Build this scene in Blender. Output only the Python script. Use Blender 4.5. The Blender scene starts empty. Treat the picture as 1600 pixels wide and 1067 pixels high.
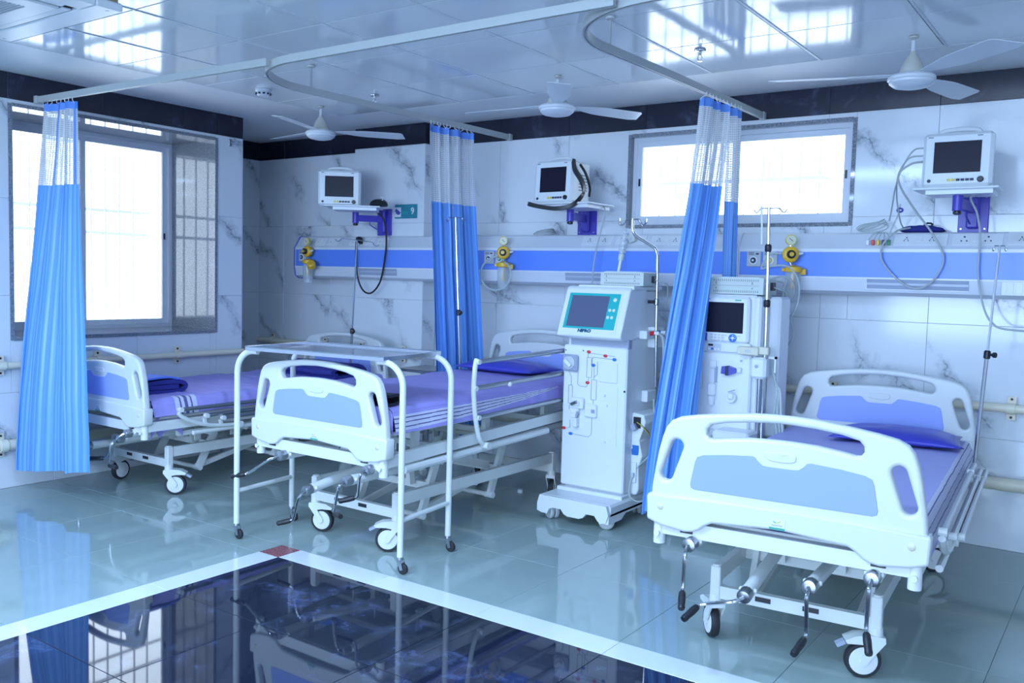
import bpy, bmesh, math, random
from mathutils import Vector, Matrix, noise

S = bpy.context.scene
COL = S.collection
PI = math.pi
random.seed(7)

# ------------------------------------------------------------------ camera
XL, YB, ZC, CAMZ = -5.856, 5.541, 2.62, 1.42
cam_data = bpy.data.cameras.new('camera')
cam_data.sensor_width = 36.0
cam_data.lens = 1397.67 / 1600 * 36.0
cam_data.clip_start = 0.05
cam = bpy.data.objects.new('camera', cam_data)
COL.objects.link(cam)
_r = Vector((0.816624, 0.576552, 0.026716))
_u = Vector((-0.062177, 0.041860, 0.997187))
_f = Vector((-0.573812, 0.815988, -0.070032))
cam.matrix_world = Matrix(((_r.x, _u.x, -_f.x, 0), (_r.y, _u.y, -_f.y, 0), (_r.z, _u.z, -_f.z, CAMZ), (0, 0, 0, 1)))
S.camera = cam

# ------------------------------------------------------------------ light and exposure
S.view_settings.view_transform = 'Standard'
S.view_settings.look = 'None'
S.view_settings.gamma = 1.0
S.view_settings.use_curve_mapping = False
S.view_settings.exposure = -0.12
world = bpy.data.worlds.new('World')
S.world = world
world.use_nodes = True
_bg = world.node_tree.nodes['Background']
_bg.inputs['Color'].default_value = (0.72, 0.86, 1.0, 1)
_bg.inputs['Strength'].default_value = 7.5


def area_light(name, loc, rot, sx, sy, power, color):
    d = bpy.data.lights.new(name, 'AREA')
    d.shape = 'RECTANGLE'
    d.size, d.size_y = sx, sy
    d.energy = power
    d.color = color
    o = bpy.data.objects.new(name, d)
    o.location = loc
    o.rotation_euler = rot
    COL.objects.link(o)
    return o


BLUE = (0.43, 0.64, 1.0)
for _x, _y, _sx, _sy, _p in ((-2.2, 1.5, 1.2, 0.3, 90), (-0.4, 0.2, 1.2, 0.6, 42), (-1.2, 2.1, 1.2, 0.3, 16), (-3.9, 1.0, 1.2, 0.3, 26), (-3.6, -1.0, 1.2, 0.6, 80)):  # first lamp read off wall reflections, the other four are added fill
    area_light('ceiling_fill_light', (_x, _y, 2.58), (0, 0, 0), _sx, _sy, _p, BLUE)
area_light('front_fill_light', (-0.6, -5.3, 1.6), (PI / 2, 0, 0), 6.0, 1.9, 580, (0.50, 0.695, 1.0))  # added area light before a closed wall, brightens the bed fronts


# ------------------------------------------------------------------ materials
def mat(name, color, rough=0.5, metal=0.0, **kw):
    m = bpy.data.materials.new(name)
    m.use_nodes = True
    b = m.node_tree.nodes['Principled BSDF']
    b.inputs['Base Color'].default_value = (*color, 1)
    b.inputs['Roughness'].default_value = rough
    b.inputs['Metallic'].default_value = metal
    for k, v in kw.items():
        b.inputs[k].default_value = v
    return m


class NT:
    """tiny helper to wire nodes"""
    def __init__(self, m):
        self.t = m.node_tree
        self.b = self.t.nodes['Principled BSDF']
        self.out = self.t.nodes['Material Output']

    def n(self, typ, **kw):
        x = self.t.nodes.new(typ)
        for k, v in kw.items():
            if hasattr(x, k) and k not in ('inputs',):
                setattr(x, k, v)
        return x

    def l(self, a, b):
        self.t.links.new(a, b)

    def math(self, op, a, b=None, clamp=False):
        x = self.t.nodes.new('ShaderNodeMath')
        x.operation = op
        x.use_clamp = clamp
        for i, v in enumerate((a, b)):
            if v is None:
                continue
            if isinstance(v, (int, float)):
                x.inputs[i].default_value = v
            else:
                self.l(v, x.inputs[i])
        return x.outputs[0]

    def noise(self, vec, scale, detail=4, rough=0.5, dist=0.0):
        x = self.t.nodes.new('ShaderNodeTexNoise')
        x.inputs['Scale'].default_value = scale
        x.inputs['Detail'].default_value = detail
        x.inputs['Roughness'].default_value = rough
        x.inputs['Distortion'].default_value = dist
        if vec is not None:
            self.l(vec, x.inputs['Vector'])
        return x.outputs['Fac']

    def maprange(self, v, a, b, c=0.0, d=1.0, smooth=True):
        x = self.t.nodes.new('ShaderNodeMapRange')
        x.interpolation_type = 'SMOOTHSTEP' if smooth else 'LINEAR'
        self.l(v, x.inputs['Value'])
        for i, q in zip((1, 2, 3, 4), (a, b, c, d)):
            x.inputs[i].default_value = q
        return x.outputs[0]

    def mix(self, fac, c1, c2):
        x = self.t.nodes.new('ShaderNodeMix')
        x.data_type = 'RGBA'
        if isinstance(fac, (int, float)):
            x.inputs[0].default_value = fac
        else:
            self.l(fac, x.inputs[0])
        for i, c in ((6, c1), (7, c2)):
            if isinstance(c, tuple):
                x.inputs[i].default_value = (*c, 1)
            else:
                self.l(c, x.inputs[i])
        return x.outputs[2]

    def pos(self):
        return self.n('ShaderNodeNewGeometry').outputs['Position']

    def tilevec(self, k=37.0):
        """world position shifted by a random amount for every tile"""
        oi = self.n('ShaderNodeObjectInfo')
        c = self.n('ShaderNodeCombineXYZ')
        r = oi.outputs['Random']
        self.l(self.math('MULTIPLY', r, k), c.inputs[0])
        self.l(self.math('MULTIPLY', r, k * 1.7), c.inputs[1])
        self.l(self.math('MULTIPLY', r, k * 0.6), c.inputs[2])
        a = self.n('ShaderNodeVectorMath', operation='ADD')
        self.l(self.pos(), a.inputs[0])
        self.l(c.outputs[0], a.inputs[1])
        return a.outputs[0]

    def bump(self, h, strength=0.2, dist=0.01):
        x = self.n('ShaderNodeBump')
        x.inputs['Strength'].default_value = strength
        x.inputs['Distance'].default_value = dist
        self.l(h, x.inputs['Height'])
        self.l(x.outputs[0], self.b.inputs['Normal'])


def marble_material():
    m = mat('marble_wall_tile', (0.72, 0.76, 0.8), 0.10)
    t = NT(m)
    v = t.tilevec()
    sp = t.n('ShaderNodeSeparateXYZ')
    t.l(v, sp.inputs[0])
    run = t.math('ADD', t.math('ADD', sp.outputs[0], sp.outputs[1]), sp.outputs[2])
    n1 = t.noise(v, 1.9, 5, 0.6, 0.3)
    n2 = t.noise(v, 9.0, 4, 0.6)
    ph = t.math('ADD', t.math('MULTIPLY', run, 1.0), t.math('ADD', t.math('MULTIPLY', n1, 0.75), t.math('MULTIPLY', n2, 0.10)))
    ridge = t.math('ABSOLUTE', t.math('SUBTRACT', t.math('FRACT', ph), 0.5))
    vein = t.maprange(ridge, 0.0, 0.016, 1.0, 0.0)
    broad = t.maprange(ridge, 0.02, 0.10, 1.0, 0.0)
    gate = t.maprange(t.noise(v, 2.3, 2), 0.38, 0.56)
    fine = t.noise(v, 20, 4, 0.7)
    a = t.math('MULTIPLY', t.math('MULTIPLY', vein, gate), t.maprange(fine, 0.25, 0.6, 0.2, 1.0))
    b = t.math('MULTIPLY', t.math('MULTIPLY', broad, gate), t.maprange(fine, 0.3, 0.65, 0.15, 0.75))
    f = t.math('ADD', t.math('MULTIPLY', a, 0.65), t.math('MULTIPLY', b, 0.85), True)
    t.l(t.mix(f, (0.72, 0.76, 0.80), (0.27, 0.31, 0.36)), t.b.inputs['Base Color'])
    return m


def dark_material(name, base, cloud, lo, hi, rough, scale):
    m = mat(name, base, rough)
    t = NT(m)
    v = t.tilevec()
    n1 = t.noise(v, scale, 6, 0.62, 0.9)
    n2 = t.noise(v, scale * 5, 5, 0.7, 0.4)
    f = t.math('MULTIPLY', t.maprange(n1, lo, hi), t.maprange(n2, 0.3, 0.75))
    t.l(t.mix(f, base, cloud), t.b.inputs['Base Color'])
    return m


def granite_material():
    m = mat('granite', (0.3, 0.32, 0.35), 0.04)
    t = NT(m)
    n = t.noise(t.pos(), 260, 2, 0.6)
    t.l(t.mix(t.maprange(n, 0.38, 0.62), (0.10, 0.115, 0.14), (0.34, 0.36, 0.40)), t.b.inputs['Base Color'])
    return m


def floor_material():
    m = mat('grey_green_floor_tile', (0.30, 0.37, 0.36), 0.05)
    t = NT(m)
    n = t.noise(t.tilevec(), 5, 5, 0.6)
    t.l(t.mix(n, (0.30, 0.39, 0.37), (0.36, 0.45, 0.42)), t.b.inputs['Base Color'])
    h = t.noise(t.pos(), 2.2, 2)
    t.bump(h, 0.04, 0.01)
    return m


def ceiling_material():
    m = mat('gloss_ceiling_panel', (0.80, 0.84, 0.86), 0.10)
    t = NT(m)
    h = t.noise(t.tilevec(), 1.6, 2)
    t.bump(h, 0.10, 0.02)
    return m


def red_material():
    m = mat('red_granite', (0.25, 0.05, 0.06), 0.15)
    t = NT(m)
    n = t.noise(t.pos(), 160, 2, 0.6)
    t.l(t.mix(t.maprange(n, 0.4, 0.62), (0.16, 0.03, 0.04), (0.5, 0.2, 0.2)), t.b.inputs['Base Color'])
    return m


def cloth_material(name, color, dark, stripes=34, trans=0.14, rough=0.45):
    """satin striped cloth, stripes run down the drop (uv x)"""
    m = mat(name, color, rough)
    t = NT(m)
    uv = t.n('ShaderNodeUVMap').outputs[0]
    sp = t.n('ShaderNodeSeparateXYZ')
    t.l(uv, sp.inputs[0])
    w = t.math('SINE', t.math('MULTIPLY', sp.outputs[0], stripes * 6.283))
    w2 = t.math('SINE', t.math('MULTIPLY', sp.outputs[0], stripes * 2.3 * 6.283))
    f = t.maprange(t.math('ADD', w, t.math('MULTIPLY', w2, 0.5)), -1.2, 1.2, 0, 1)
    c = t.mix(f, dark, color)
    t.l(c, t.b.inputs['Base Color'])
    t.l(t.maprange(f, 0, 1, 0.55, 0.32), t.b.inputs['Roughness'])
    tr = t.n('ShaderNodeBsdfTranslucent')
    t.l(c, tr.inputs[0])
    mx = t.n('ShaderNodeMixShader')
    mx.inputs[0].default_value = trans
    t.l(t.b.outputs[0], mx.inputs[1])
    t.l(tr.outputs[0], mx.inputs[2])
    t.l(mx.outputs[0], t.out.inputs[0])
    return m


def net_material():
    m = mat('white_curtain_net', (0.78, 0.80, 0.82), 0.6)
    t = NT(m)
    uv = t.n('ShaderNodeUVMap').outputs[0]
    sp = t.n('ShaderNodeSeparateXYZ')
    t.l(uv, sp.inputs[0])
    fu = t.math('FRACT', t.math('MULTIPLY', sp.outputs[0], 44.0))
    fv = t.math('FRACT', t.math('MULTIPLY', sp.outputs[1], 36.0))
    hole = t.math('MULTIPLY', t.math('GREATER_THAN', fu, 0.36), t.math('GREATER_THAN', fv, 0.36))
    a = t.math('MULTIPLY', hole, 0.42)
    tp = t.n('ShaderNodeBsdfTransparent')
    tr = t.n('ShaderNodeBsdfTranslucent')
    tr.inputs[0].default_value = (0.78, 0.80, 0.82, 1)
    m1 = t.n('ShaderNodeMixShader')
    m1.inputs[0].default_value = 0.4
    t.l(t.b.outputs[0], m1.inputs[1])
    t.l(tr.outputs[0], m1.inputs[2])
    mx = t.n('ShaderNodeMixShader')
    t.l(a, mx.inputs[0])
    t.l(m1.outputs[0], mx.inputs[1])
    t.l(tp.outputs[0], mx.inputs[2])
    t.l(mx.outputs[0], t.out.inputs[0])
    return m


def glass_material(name, tint, gloss=0.08, milky=0.0, rough=0.02):
    m = mat(name, tint, rough)
    t = NT(m)
    tp = t.n('ShaderNodeBsdfTransparent')
    tp.inputs[0].default_value = (*tint, 1)
    gl = t.n('ShaderNodeBsdfGlossy')
    gl.inputs['Roughness'].default_value = rough
    fr = t.n('ShaderNodeFresnel')
    fr.inputs['IOR'].default_value = 1.45
    mx = t.n('ShaderNodeMixShader')
    t.l(t.math('ADD', fr.outputs[0], gloss, True), mx.inputs[0])
    last = tp.outputs[0]
    if milky:
        tr = t.n('ShaderNodeBsdfTranslucent')
        tr.inputs[0].default_value = (*tint, 1)
        mm = t.n('ShaderNodeMixShader')
        mm.inputs[0].default_value = milky
        t.l(tp.outputs[0], mm.inputs[1])
        t.l(tr.outputs[0], mm.inputs[2])
        last = mm.outputs[0]
    t.l(last, mx.inputs[1])
    t.l(gl.outputs[0], mx.inputs[2])
    t.l(mx.outputs[0], t.out.inputs[0])
    return m


M = {
    'plaster': mat('painted_plaster', (0.83, 0.85, 0.86), 0.5),
    'grout': mat('grout', (0.16, 0.19, 0.20), 0.8),
    'groutd': mat('pale_joint', (0.55, 0.58, 0.62), 0.8),
    'joint': mat('ceiling_joint', (0.16, 0.19, 0.24), 0.6),
    'tbar': mat('ceiling_rail', (0.70, 0.74, 0.78), 0.35),
    'marble': marble_material(),
    'band': dark_material('dark_band_tile', (0.016, 0.017, 0.034), (0.075, 0.085, 0.16), 0.52, 0.75, 0.22, 4.0),
    'darkfloor': dark_material('polished_dark_blue_stone', (0.014, 0.018, 0.034), (0.10, 0.13, 0.27), 0.49, 0.74, 0.03, 3.4),
    'floor': floor_material(),
    'whitetile': mat('white_border_tile', (0.74, 0.78, 0.80), 0.12),
    'red': red_material(),
    'ceil': ceiling_material(),
    'granite': granite_material(),
    'alu': mat('white_window_frame', (0.66, 0.70, 0.76), 0.35),
    'black': mat('black_plastic', (0.015, 0.016, 0.02), 0.4),
    'blackr': mat('black_rubber', (0.02, 0.021, 0.025), 0.6),
    'glass': glass_material('window_glass', (0.97, 0.98, 1.0), 0.02, 0.08),
    'clear': mat('clear_plastic', (0.66, 0.74, 0.76), 0.12, Alpha=0.38),
    'tubing': mat('clear_tubing', (0.58, 0.66, 0.64), 0.25, Alpha=0.62),
    'grille': mat('white_grille_bar', (0.7, 0.72, 0.75), 0.4),
    'cream': mat('cream_pvc', (0.78, 0.72, 0.56), 0.35),
    'bedwhite': mat('white_moulded_plastic', (0.67, 0.70, 0.69), 0.30),
    'steelwhite': mat('white_enamelled_steel', (0.72, 0.75, 0.73), 0.28),
    'bluepanel': mat('light_blue_panel', (0.30, 0.39, 0.82), 0.35),
    'chrome': mat('chrome', (0.56, 0.58, 0.60), 0.12, 1.0),
    'steel': mat('brushed_steel', (0.42, 0.44, 0.47), 0.28, 1.0),
    'tray': mat('stainless_tray', (0.56, 0.58, 0.64), 0.12, 0.85),
    'wheel': mat('pale_grey_wheel', (0.72, 0.74, 0.75), 0.4),
    'greycastor': mat('grey_castor', (0.50, 0.54, 0.55), 0.45),
    'sheet': mat('lavender_bedsheet', (0.36, 0.325, 0.74), 0.75),
    'sheet3': mat('pale_lavender_bedsheet', (0.46, 0.46, 0.80), 0.75),
    'hem': mat('white_sheet_border', (0.66, 0.66, 0.82), 0.7),
    'hemline': mat('sheet_border_line', (0.12, 0.12, 0.30), 0.7),
    'royal': mat('royal_blue_cover', (0.055, 0.06, 0.50), 0.32),
    'navy': mat('navy_blanket', (0.022, 0.026, 0.22), 0.85),
    'bluecloth': mat('bright_blue_blanket', (0.10, 0.20, 0.72), 0.8),
    'curtain': cloth_material('blue_satin_curtain', (0.21, 0.47, 0.90), (0.11, 0.32, 0.82)),
    'curtainhem': mat('blue_curtain_binding', (0.12, 0.30, 0.80), 0.5),
    'net': net_material(),
    'track': mat('cream_curtain_track', (0.46, 0.49, 0.48), 0.4),
    'unit': mat('off_white_headwall', (0.66, 0.70, 0.76), 0.32),
    'unitblue': mat('blue_headwall_stripe', (0.12, 0.27, 0.86), 0.3),
    'unitcap': mat('violet_end_cap', (0.10, 0.12, 0.55), 0.4),
    'slot': mat('grey_lamp_diffuser', (0.34, 0.39, 0.50), 0.3),
    'slotrib': mat('pale_grey_rib', (0.45, 0.50, 0.60), 0.3),
    'plate': mat('white_socket_plate', (0.74, 0.77, 0.80), 0.3),
    'outletgrey': mat('grey_gas_outlet', (0.50, 0.54, 0.58), 0.4),
    'yellow': mat('yellow_plastic', (0.80, 0.47, 0.03), 0.35),
    'gaugeyellow': mat('gauge_rim_yellow', (0.70, 0.58, 0.08), 0.35),
    'gaugeface': mat('gauge_face', (0.70, 0.70, 0.52), 0.4),
    'green': mat('green_plastic', (0.04, 0.28, 0.12), 0.4),
    'purple': mat('violet_bracket', (0.075, 0.06, 0.46), 0.35),
    'machine': mat('white_machine_shell', (0.76, 0.80, 0.82), 0.32),
    'machinegrey': mat('grey_machine_part', (0.36, 0.40, 0.50), 0.35),
    'teal': mat('teal_screen_border', (0.02, 0.44, 0.43), 0.3),
    'tealink': mat('dark_teal_print', (0.0, 0.09, 0.14), 0.4),
    'lcd': mat('dark_grey_screen', (0.10, 0.12, 0.20), 0.25),
    'screen': mat('black_screen', (0.012, 0.012, 0.026), 0.3, **{'Specular IOR Level': 0.15}),
    'psu': mat('pale_green_grey_case', (0.56, 0.62, 0.58), 0.45),
    'ventslot': mat('vent_slot', (0.26, 0.31, 0.30), 0.6),
    'redp': mat('red_plastic', (0.62, 0.03, 0.04), 0.35),
    'bluep': mat('blue_plastic', (0.03, 0.16, 0.52), 0.35),
    'violetp': mat('violet_blue_plastic', (0.08, 0.09, 0.42), 0.35),
    'line': mat('printed_grey_line', (0.22, 0.25, 0.32), 0.5),
    'ink': mat('dark_ink', (0.02, 0.03, 0.07), 0.5),
    'palewhite': mat('pale_print', (0.72, 0.76, 0.80), 0.5),
    'ivory': mat('ivory_plastic', (0.66, 0.64, 0.50), 0.4),
    'fan': mat('white_fan_enamel', (0.70, 0.74, 0.78), 0.30),
    'fanbell': mat('ivory_fan_cover', (0.60, 0.60, 0.54), 0.4),
    'wood': mat('brown_wood_box', (0.30, 0.21, 0.12), 0.5),
    'ac': mat('white_air_conditioner', (0.66, 0.70, 0.72), 0.35),
    'acgrille': mat('grey_grille', (0.34, 0.38, 0.40), 0.5),
    'tealsign': mat('teal_sign', (0.03, 0.25, 0.33), 0.3),
    'cable': mat('grey_cable', (0.42, 0.46, 0.46), 0.5),
    'greensticker': mat('green_sticker', (0.05, 0.36, 0.25), 0.5),
    'emboss': mat('faint_relief_print', (0.62, 0.67, 0.70), 0.4),
    'wirey': mat('yellow_wire', (0.62, 0.60, 0.05), 0.5),
}


# ------------------------------------------------------------------ mesh helpers
def frame_of(d):
    d = Vector(d).normalized()
    a = Vector((0, 0, 1)) if abs(d.z) < 0.9 else Vector((1, 0, 0))
    x = d.cross(a).normalized()
    return x, d.cross(x).normalized(), d


class MB:
    """collects shapes; build() links them as ONE mesh object"""
    def __init__(self):
        self.v, self.f, self.mi, self.uv = [], [], [], {}

    def add(self, vs, fs, mi=0):
        o = len(self.v)
        self.v += [tuple(q) for q in vs]
        for q in fs:
            self.f.append(tuple(o + i for i in q))
            self.mi.append(mi)
        return self

    def box(self, x0, x1, y0, y1, z0, z1, mi=0, bev=0.0, rz=0.0, mtx=None):
        x0, x1 = min(x0, x1), max(x0, x1)
        y0, y1 = min(y0, y1), max(y0, y1)
        z0, z1 = min(z0, z1), max(z0, z1)
        b = min(bev, 0.45 * min(x1 - x0, y1 - y0, z1 - z0))
        if b <= 0:
            vs = [(x, y, z) for z in (z0, z1) for x, y in ((x0, y0), (x1, y0), (x1, y1), (x0, y1))]
            fs = [(3, 2, 1, 0), (4, 5, 6, 7), (0, 1, 5, 4), (1, 2, 6, 5), (2, 3, 7, 6), (3, 0, 4, 7)]
        else:
            def ring(z, i):
                r = b if i == 0 else 0
                c = b
                e = b - r if i else 0
                out = []
                a0, a1, c0, c1 = x0, x1, y0, y1
                s = b if i == 0 else 0.0
                a0, a1, c0, c1 = x0 + s, x1 - s, y0 + s, y1 - s
                if i == 0:
                    k = 0.3 * b
                else:
                    k = b
                return [(a0 + k, c0, z), (a1 - k, c0, z), (a1, c0 + k, z), (a1, c1 - k, z),
                        (a1 - k, c1, z), (a0 + k, c1, z), (a0, c1 - k, z), (a0, c0 + k, z)]
            vs = ring(z0, 0) + ring(z0 + b, 1) + ring(z1 - b, 1) + ring(z1, 0)
            fs = [tuple(range(7, -1, -1)), tuple(range(24, 32))]
            for k in range(3):
                for i in range(8):
                    j = (i + 1) % 8
                    fs.append((k * 8 + i, k * 8 + j, k * 8 + 8 + j, k * 8 + 8 + i))
        if rz:
            cx, cy = (x0 + x1) / 2, (y0 + y1) / 2
            c, s = math.cos(rz), math.sin(rz)
            vs = [(cx + (x - cx) * c - (y - cy) * s, cy + (x - cx) * s + (y - cy) * c, z) for x, y, z in vs]
        if mtx is not None:
            vs = [mtx @ Vector(q) for q in vs]
        return self.add(vs, fs, mi)

    def cyl(self, p0, p1, r0, r1=None, seg=16, mi=0, caps=True):
        r1 = r0 if r1 is None else r1
        p0, p1 = Vector(p0), Vector(p1)
        x, y, d = frame_of(p1 - p0)
        vs = []
        for p, r in ((p0, r0), (p1, r1)):
            vs += [p + (x * math.cos(a) + y * math.sin(a)) * r for a in (2 * PI * i / seg for i in range(seg))]
        fs = [(i, (i + 1) % seg, seg + (i + 1) % seg, seg + i) for i in range(seg)]
        if caps:
            fs += [tuple(range(seg - 1, -1, -1)), tuple(range(seg, 2 * seg))]
        return self.add(vs, fs, mi)

    def tube(self, pts, r, seg=8, mi=0, closed=False, flat=None):
        """round tube along a polyline; flat=(rx, ry) gives an oval"""
        P = [Vector(p) for p in pts]
        n = len(P)
        T = []
        for i in range(n):
            a = P[i - 1] if (i > 0 or closed) else P[i]
            b = P[(i + 1) % n] if (i < n - 1 or closed) else P[i]
            t = (b - a)
            T.append(t.normalized() if t.length > 1e-9 else Vector((0, 0, 1)))
        x, y, _ = frame_of(T[0])
        vs = []
        for i in range(n):
            x = (x - T[i] * x.dot(T[i]))
            x = x.normalized() if x.length > 1e-6 else frame_of(T[i])[0]
            y = T[i].cross(x)
            rr = r[i] if isinstance(r, (list, tuple)) else r
            for k in range(seg):
                a = 2 * PI * k / seg
                vs.append(P[i] + x * math.cos(a) * rr + y * math.sin(a) * rr)
        fs = []
        for i in range(n if closed else n - 1):
            j = (i + 1) % n
            for k in range(seg):
                q = (k + 1) % seg
                fs.append((i * seg + k, i * seg + q, j * seg + q, j * seg + k))
        if not closed:
            fs += [tuple(range(seg - 1, -1, -1)), tuple(range((n - 1) * seg, n * seg))]
        return self.add(vs, fs, mi)

    def bar(self, p0, p1, w, h, mi=0, up=(0, 0, 1)):
        """rectangular tube from p0 to p1, w across, h along up"""
        p0, p1 = Vector(p0), Vector(p1)
        d = (p1 - p0).normalized()
        upv = Vector(up)
        s = d.cross(upv)
        s = s.normalized() if s.length > 1e-6 else Vector((1, 0, 0))
        t = s.cross(d).normalized()
        vs = []
        for p in (p0, p1):
            for a, b in ((-1, -1), (1, -1), (1, 1), (-1, 1)):
                vs.append(p + s * a * w / 2 + t * b * h / 2)
        return self.add(vs, [(3, 2, 1, 0), (4, 5, 6, 7), (0, 1, 5, 4), (1, 2, 6, 5), (2, 3, 7, 6), (3, 0, 4, 7)], mi)

    def lathe(self, prof, origin, axis=(0, 0, 1), seg=24, mi=0):
        """prof: [(radius, height along axis)...]"""
        x, y, d = frame_of(axis)
        o = Vector(origin)
        vs, fs = [], []
        for r, h in prof:
            for k in range(seg):
                a = 2 * PI * k / seg
                vs.append(o + d * h + (x * math.cos(a) + y * math.sin(a)) * max(r, 1e-4))
        for i in range(len(prof) - 1):
            for k in range(seg):
                q = (k + 1) % seg
                fs.append((i * seg + k, i * seg + q, (i + 1) * seg + q, (i + 1) * seg + k))
        fs += [tuple(range(seg - 1, -1, -1)), tuple(range((len(prof) - 1) * seg, len(prof) * seg))]
        return self.add(vs, fs, mi)

    def prism(self, outline, fn, d0, d1, mi=0):
        """flat outline [(a,b)] pushed from d0 to d1; fn(a,b,d) -> xyz"""
        n = len(outline)
        vs = [fn(a, b, d0) for a, b in outline] + [fn(a, b, d1) for a, b in outline]
        fs = [tuple(range(n)), tuple(range(2 * n - 1, n - 1, -1))]
        fs += [(i, n + i, n + (i + 1) % n, (i + 1) % n) for i in range(n)]
        return self.add(vs, fs, mi)

    def grid(self, fn, nu, nv, mi=0, uv=True, mfn=None):
        o = len(self.v)
        for j in range(nv + 1):
            for i in range(nu + 1):
                self.v.append(tuple(fn(i / nu, j / nv)))
        for j in range(nv):
            for i in range(nu):
                a = o + j * (nu + 1) + i
                self.f.append((a, a + 1, a + nu + 2, a + nu + 1))
                self.mi.append(mfn((i + .5) / nu, (j + .5) / nv) if mfn else mi)
                if uv:
                    self.uv[len(self.f) - 1] = [(i / nu, j / nv), ((i + 1) / nu, j / nv), ((i + 1) / nu, (j + 1) / nv), (i / nu, (j + 1) / nv)]
        return self

    def move(self, m):
        self.v = [tuple(m @ Vector(q)) for q in self.v]
        return self

    def mesh(self, name, mats, smooth=0.6, fix=True):
        me = bpy.data.meshes.new(name)
        me.from_pydata(self.v, [], self.f)
        for q in (mats if isinstance(mats, (list, tuple)) else [mats]):
            me.materials.append(q)
        me.polygons.foreach_set('material_index', self.mi)
        if self.uv:
            lay = me.uv_layers.new(name='UVMap')
            for p in me.polygons:
                q = self.uv.get(p.index)
                if q:
                    for k, li in enumerate(p.loop_indices):
                        lay.data[li].uv = q[k]
        if fix:
            bm = bmesh.new()
            bm.from_mesh(me)
            bmesh.ops.recalc_face_normals(bm, faces=bm.faces)
            bm.to_mesh(me)
            bm.free()
        if smooth:
            me.polygons.foreach_set('use_smooth', [True] * len(me.polygons))
            me.set_sharp_from_angle(angle=smooth)
        me.update()
        return me

    def build(self, name, mats, parent=None, label=None, smooth=0.6, fix=True):
        return link(name, self.mesh(name, mats, smooth, fix), parent, label)


def link(name, me, parent=None, label=None, loc=None):
    o = bpy.data.objects.new(name, me)
    COL.objects.link(o)
    if parent is not None:
        o.parent = parent
    if label:
        o['label'] = label
    if loc is not None:
        o.location = loc
    return o


def tag(o, label, cat, group=None):
    o['label'] = label
    o['category'] = cat
    if group:
        o['group'] = group
    return o


def thing(name, label, cat, loc=(0, 0, 0), rz=0.0, group=None):
    o = bpy.data.objects.new(name, None)
    o.empty_display_size = 0.1
    COL.objects.link(o)
    o.location = loc
    o.rotation_euler = (0, 0, rz)
    return tag(o, label, cat, group)


def struct(name, mb=None, mats=None, parent=None):
    if mb is None:
        o = bpy.data.objects.new(name, None)
        COL.objects.link(o)
        if parent is not None:
            o.parent = parent
    else:
        o = mb.build(name, mats, parent)
    if parent is None:
        o['kind'] = 'structure'
    return o


def chaikin(pts, n=2, closed=True):
    for _ in range(n):
        out = []
        m = len(pts)
        for i in range(m if closed else m - 1):
            a, b = Vector(pts[i]), Vector(pts[(i + 1) % m])
            out += [a * .75 + b * .25, a * .25 + b * .75]
        if not closed:
            out = [Vector(pts[0])] + out + [Vector(pts[-1])]
        pts = out
    return pts


def spline(pts, sub=8, closed=False):
    """Catmull-Rom through the points"""
    P = [Vector(p) for p in pts]
    n = len(P)
    out = []
    for i in range(n if closed else n - 1):
        p1, p2 = P[i], P[(i + 1) % n]
        p0 = P[i - 1] if (i > 0 or closed) else p1 * 2 - p2
        p3 = P[(i + 2) % n] if (i + 2 < n or closed) else p2 * 2 - p1
        for k in range(sub):
            t = k / sub
            out.append(0.5 * ((2 * p1) + (p2 - p0) * t + (2 * p0 - 5 * p1 + 4 * p2 - p3) * t * t + (3 * p1 - p0 - 3 * p2 + p3) * t ** 3))
    if not closed:
        out.append(P[-1])
    return out


def arc(c, r, a0, a1, n, fn):
    return [fn(c[0] + r * math.cos(a0 + (a1 - a0) * i / n), c[1] + r * math.sin(a0 + (a1 - a0) * i / n)) for i in range(n + 1)]


def curve_plate(loops, half, bevel, res=2):
    """flat plate from closed loops (first outline, then holes), rounded edges; lies in XZ, faces -Y. returns (verts, faces)"""
    cu = bpy.data.curves.new('plate', 'CURVE')
    cu.dimensions = '2D'
    cu.fill_mode = 'BOTH'
    cu.extrude = max(half - bevel, 0.0001)
    cu.bevel_depth = bevel
    cu.bevel_resolution = res
    cu.offset = -bevel
    for lp in loops:
        s = cu.splines.new('POLY')
        s.points.add(len(lp) - 1)
        for k, p in enumerate(lp):
            s.points[k].co = (p[0], p[1], 0, 1)
        s.use_cyclic_u = True
    return from_curve(cu)


def from_curve(cu):
    o = bpy.data.objects.new('tmp', cu)
    COL.objects.link(o)
    dg = bpy.context.evaluated_depsgraph_get()
    dg.update()
    me = bpy.data.meshes.new_from_object(o.evaluated_get(dg))
    vs = [(v.co.x, -v.co.z, v.co.y) for v in me.vertices]
    fs = [tuple(p.vertices) for p in me.polygons]
    bpy.data.objects.remove(o)
    bpy.data.curves.remove(cu)
    bpy.data.meshes.remove(me)
    return vs, fs


def text_shape(txt, size, depth=0.0006, bold=0.0, shear=0.0, space=1.0, sx=1.0):
    """lettering in the XZ plane facing -Y, centred"""
    cu = bpy.data.curves.new('txt', 'FONT')
    cu.body = txt
    cu.size = size
    cu.extrude = depth
    cu.offset = bold
    cu.shear = shear
    cu.space_character = space
    cu.align_x = 'CENTER'
    cu.align_y = 'CENTER'
    cu.resolution_u = 3
    vs, fs = from_curve(cu)
    return [(x * sx, y, z) for x, y, z in vs], fs


def place(vs, loc, rz=0.0, rx=0.0):
    m = Matrix.Translation(Vector(loc)) @ Matrix.Rotation(rz, 4, 'Z') @ Matrix.Rotation(rx, 4, 'X')
    return [m @ Vector(q) for q in vs]


def ellipse(cx, cy, rx, ry, n=24):
    return [(cx + rx * math.cos(2 * PI * i / n), cy + ry * math.sin(2 * PI * i / n)) for i in range(n)]


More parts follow.
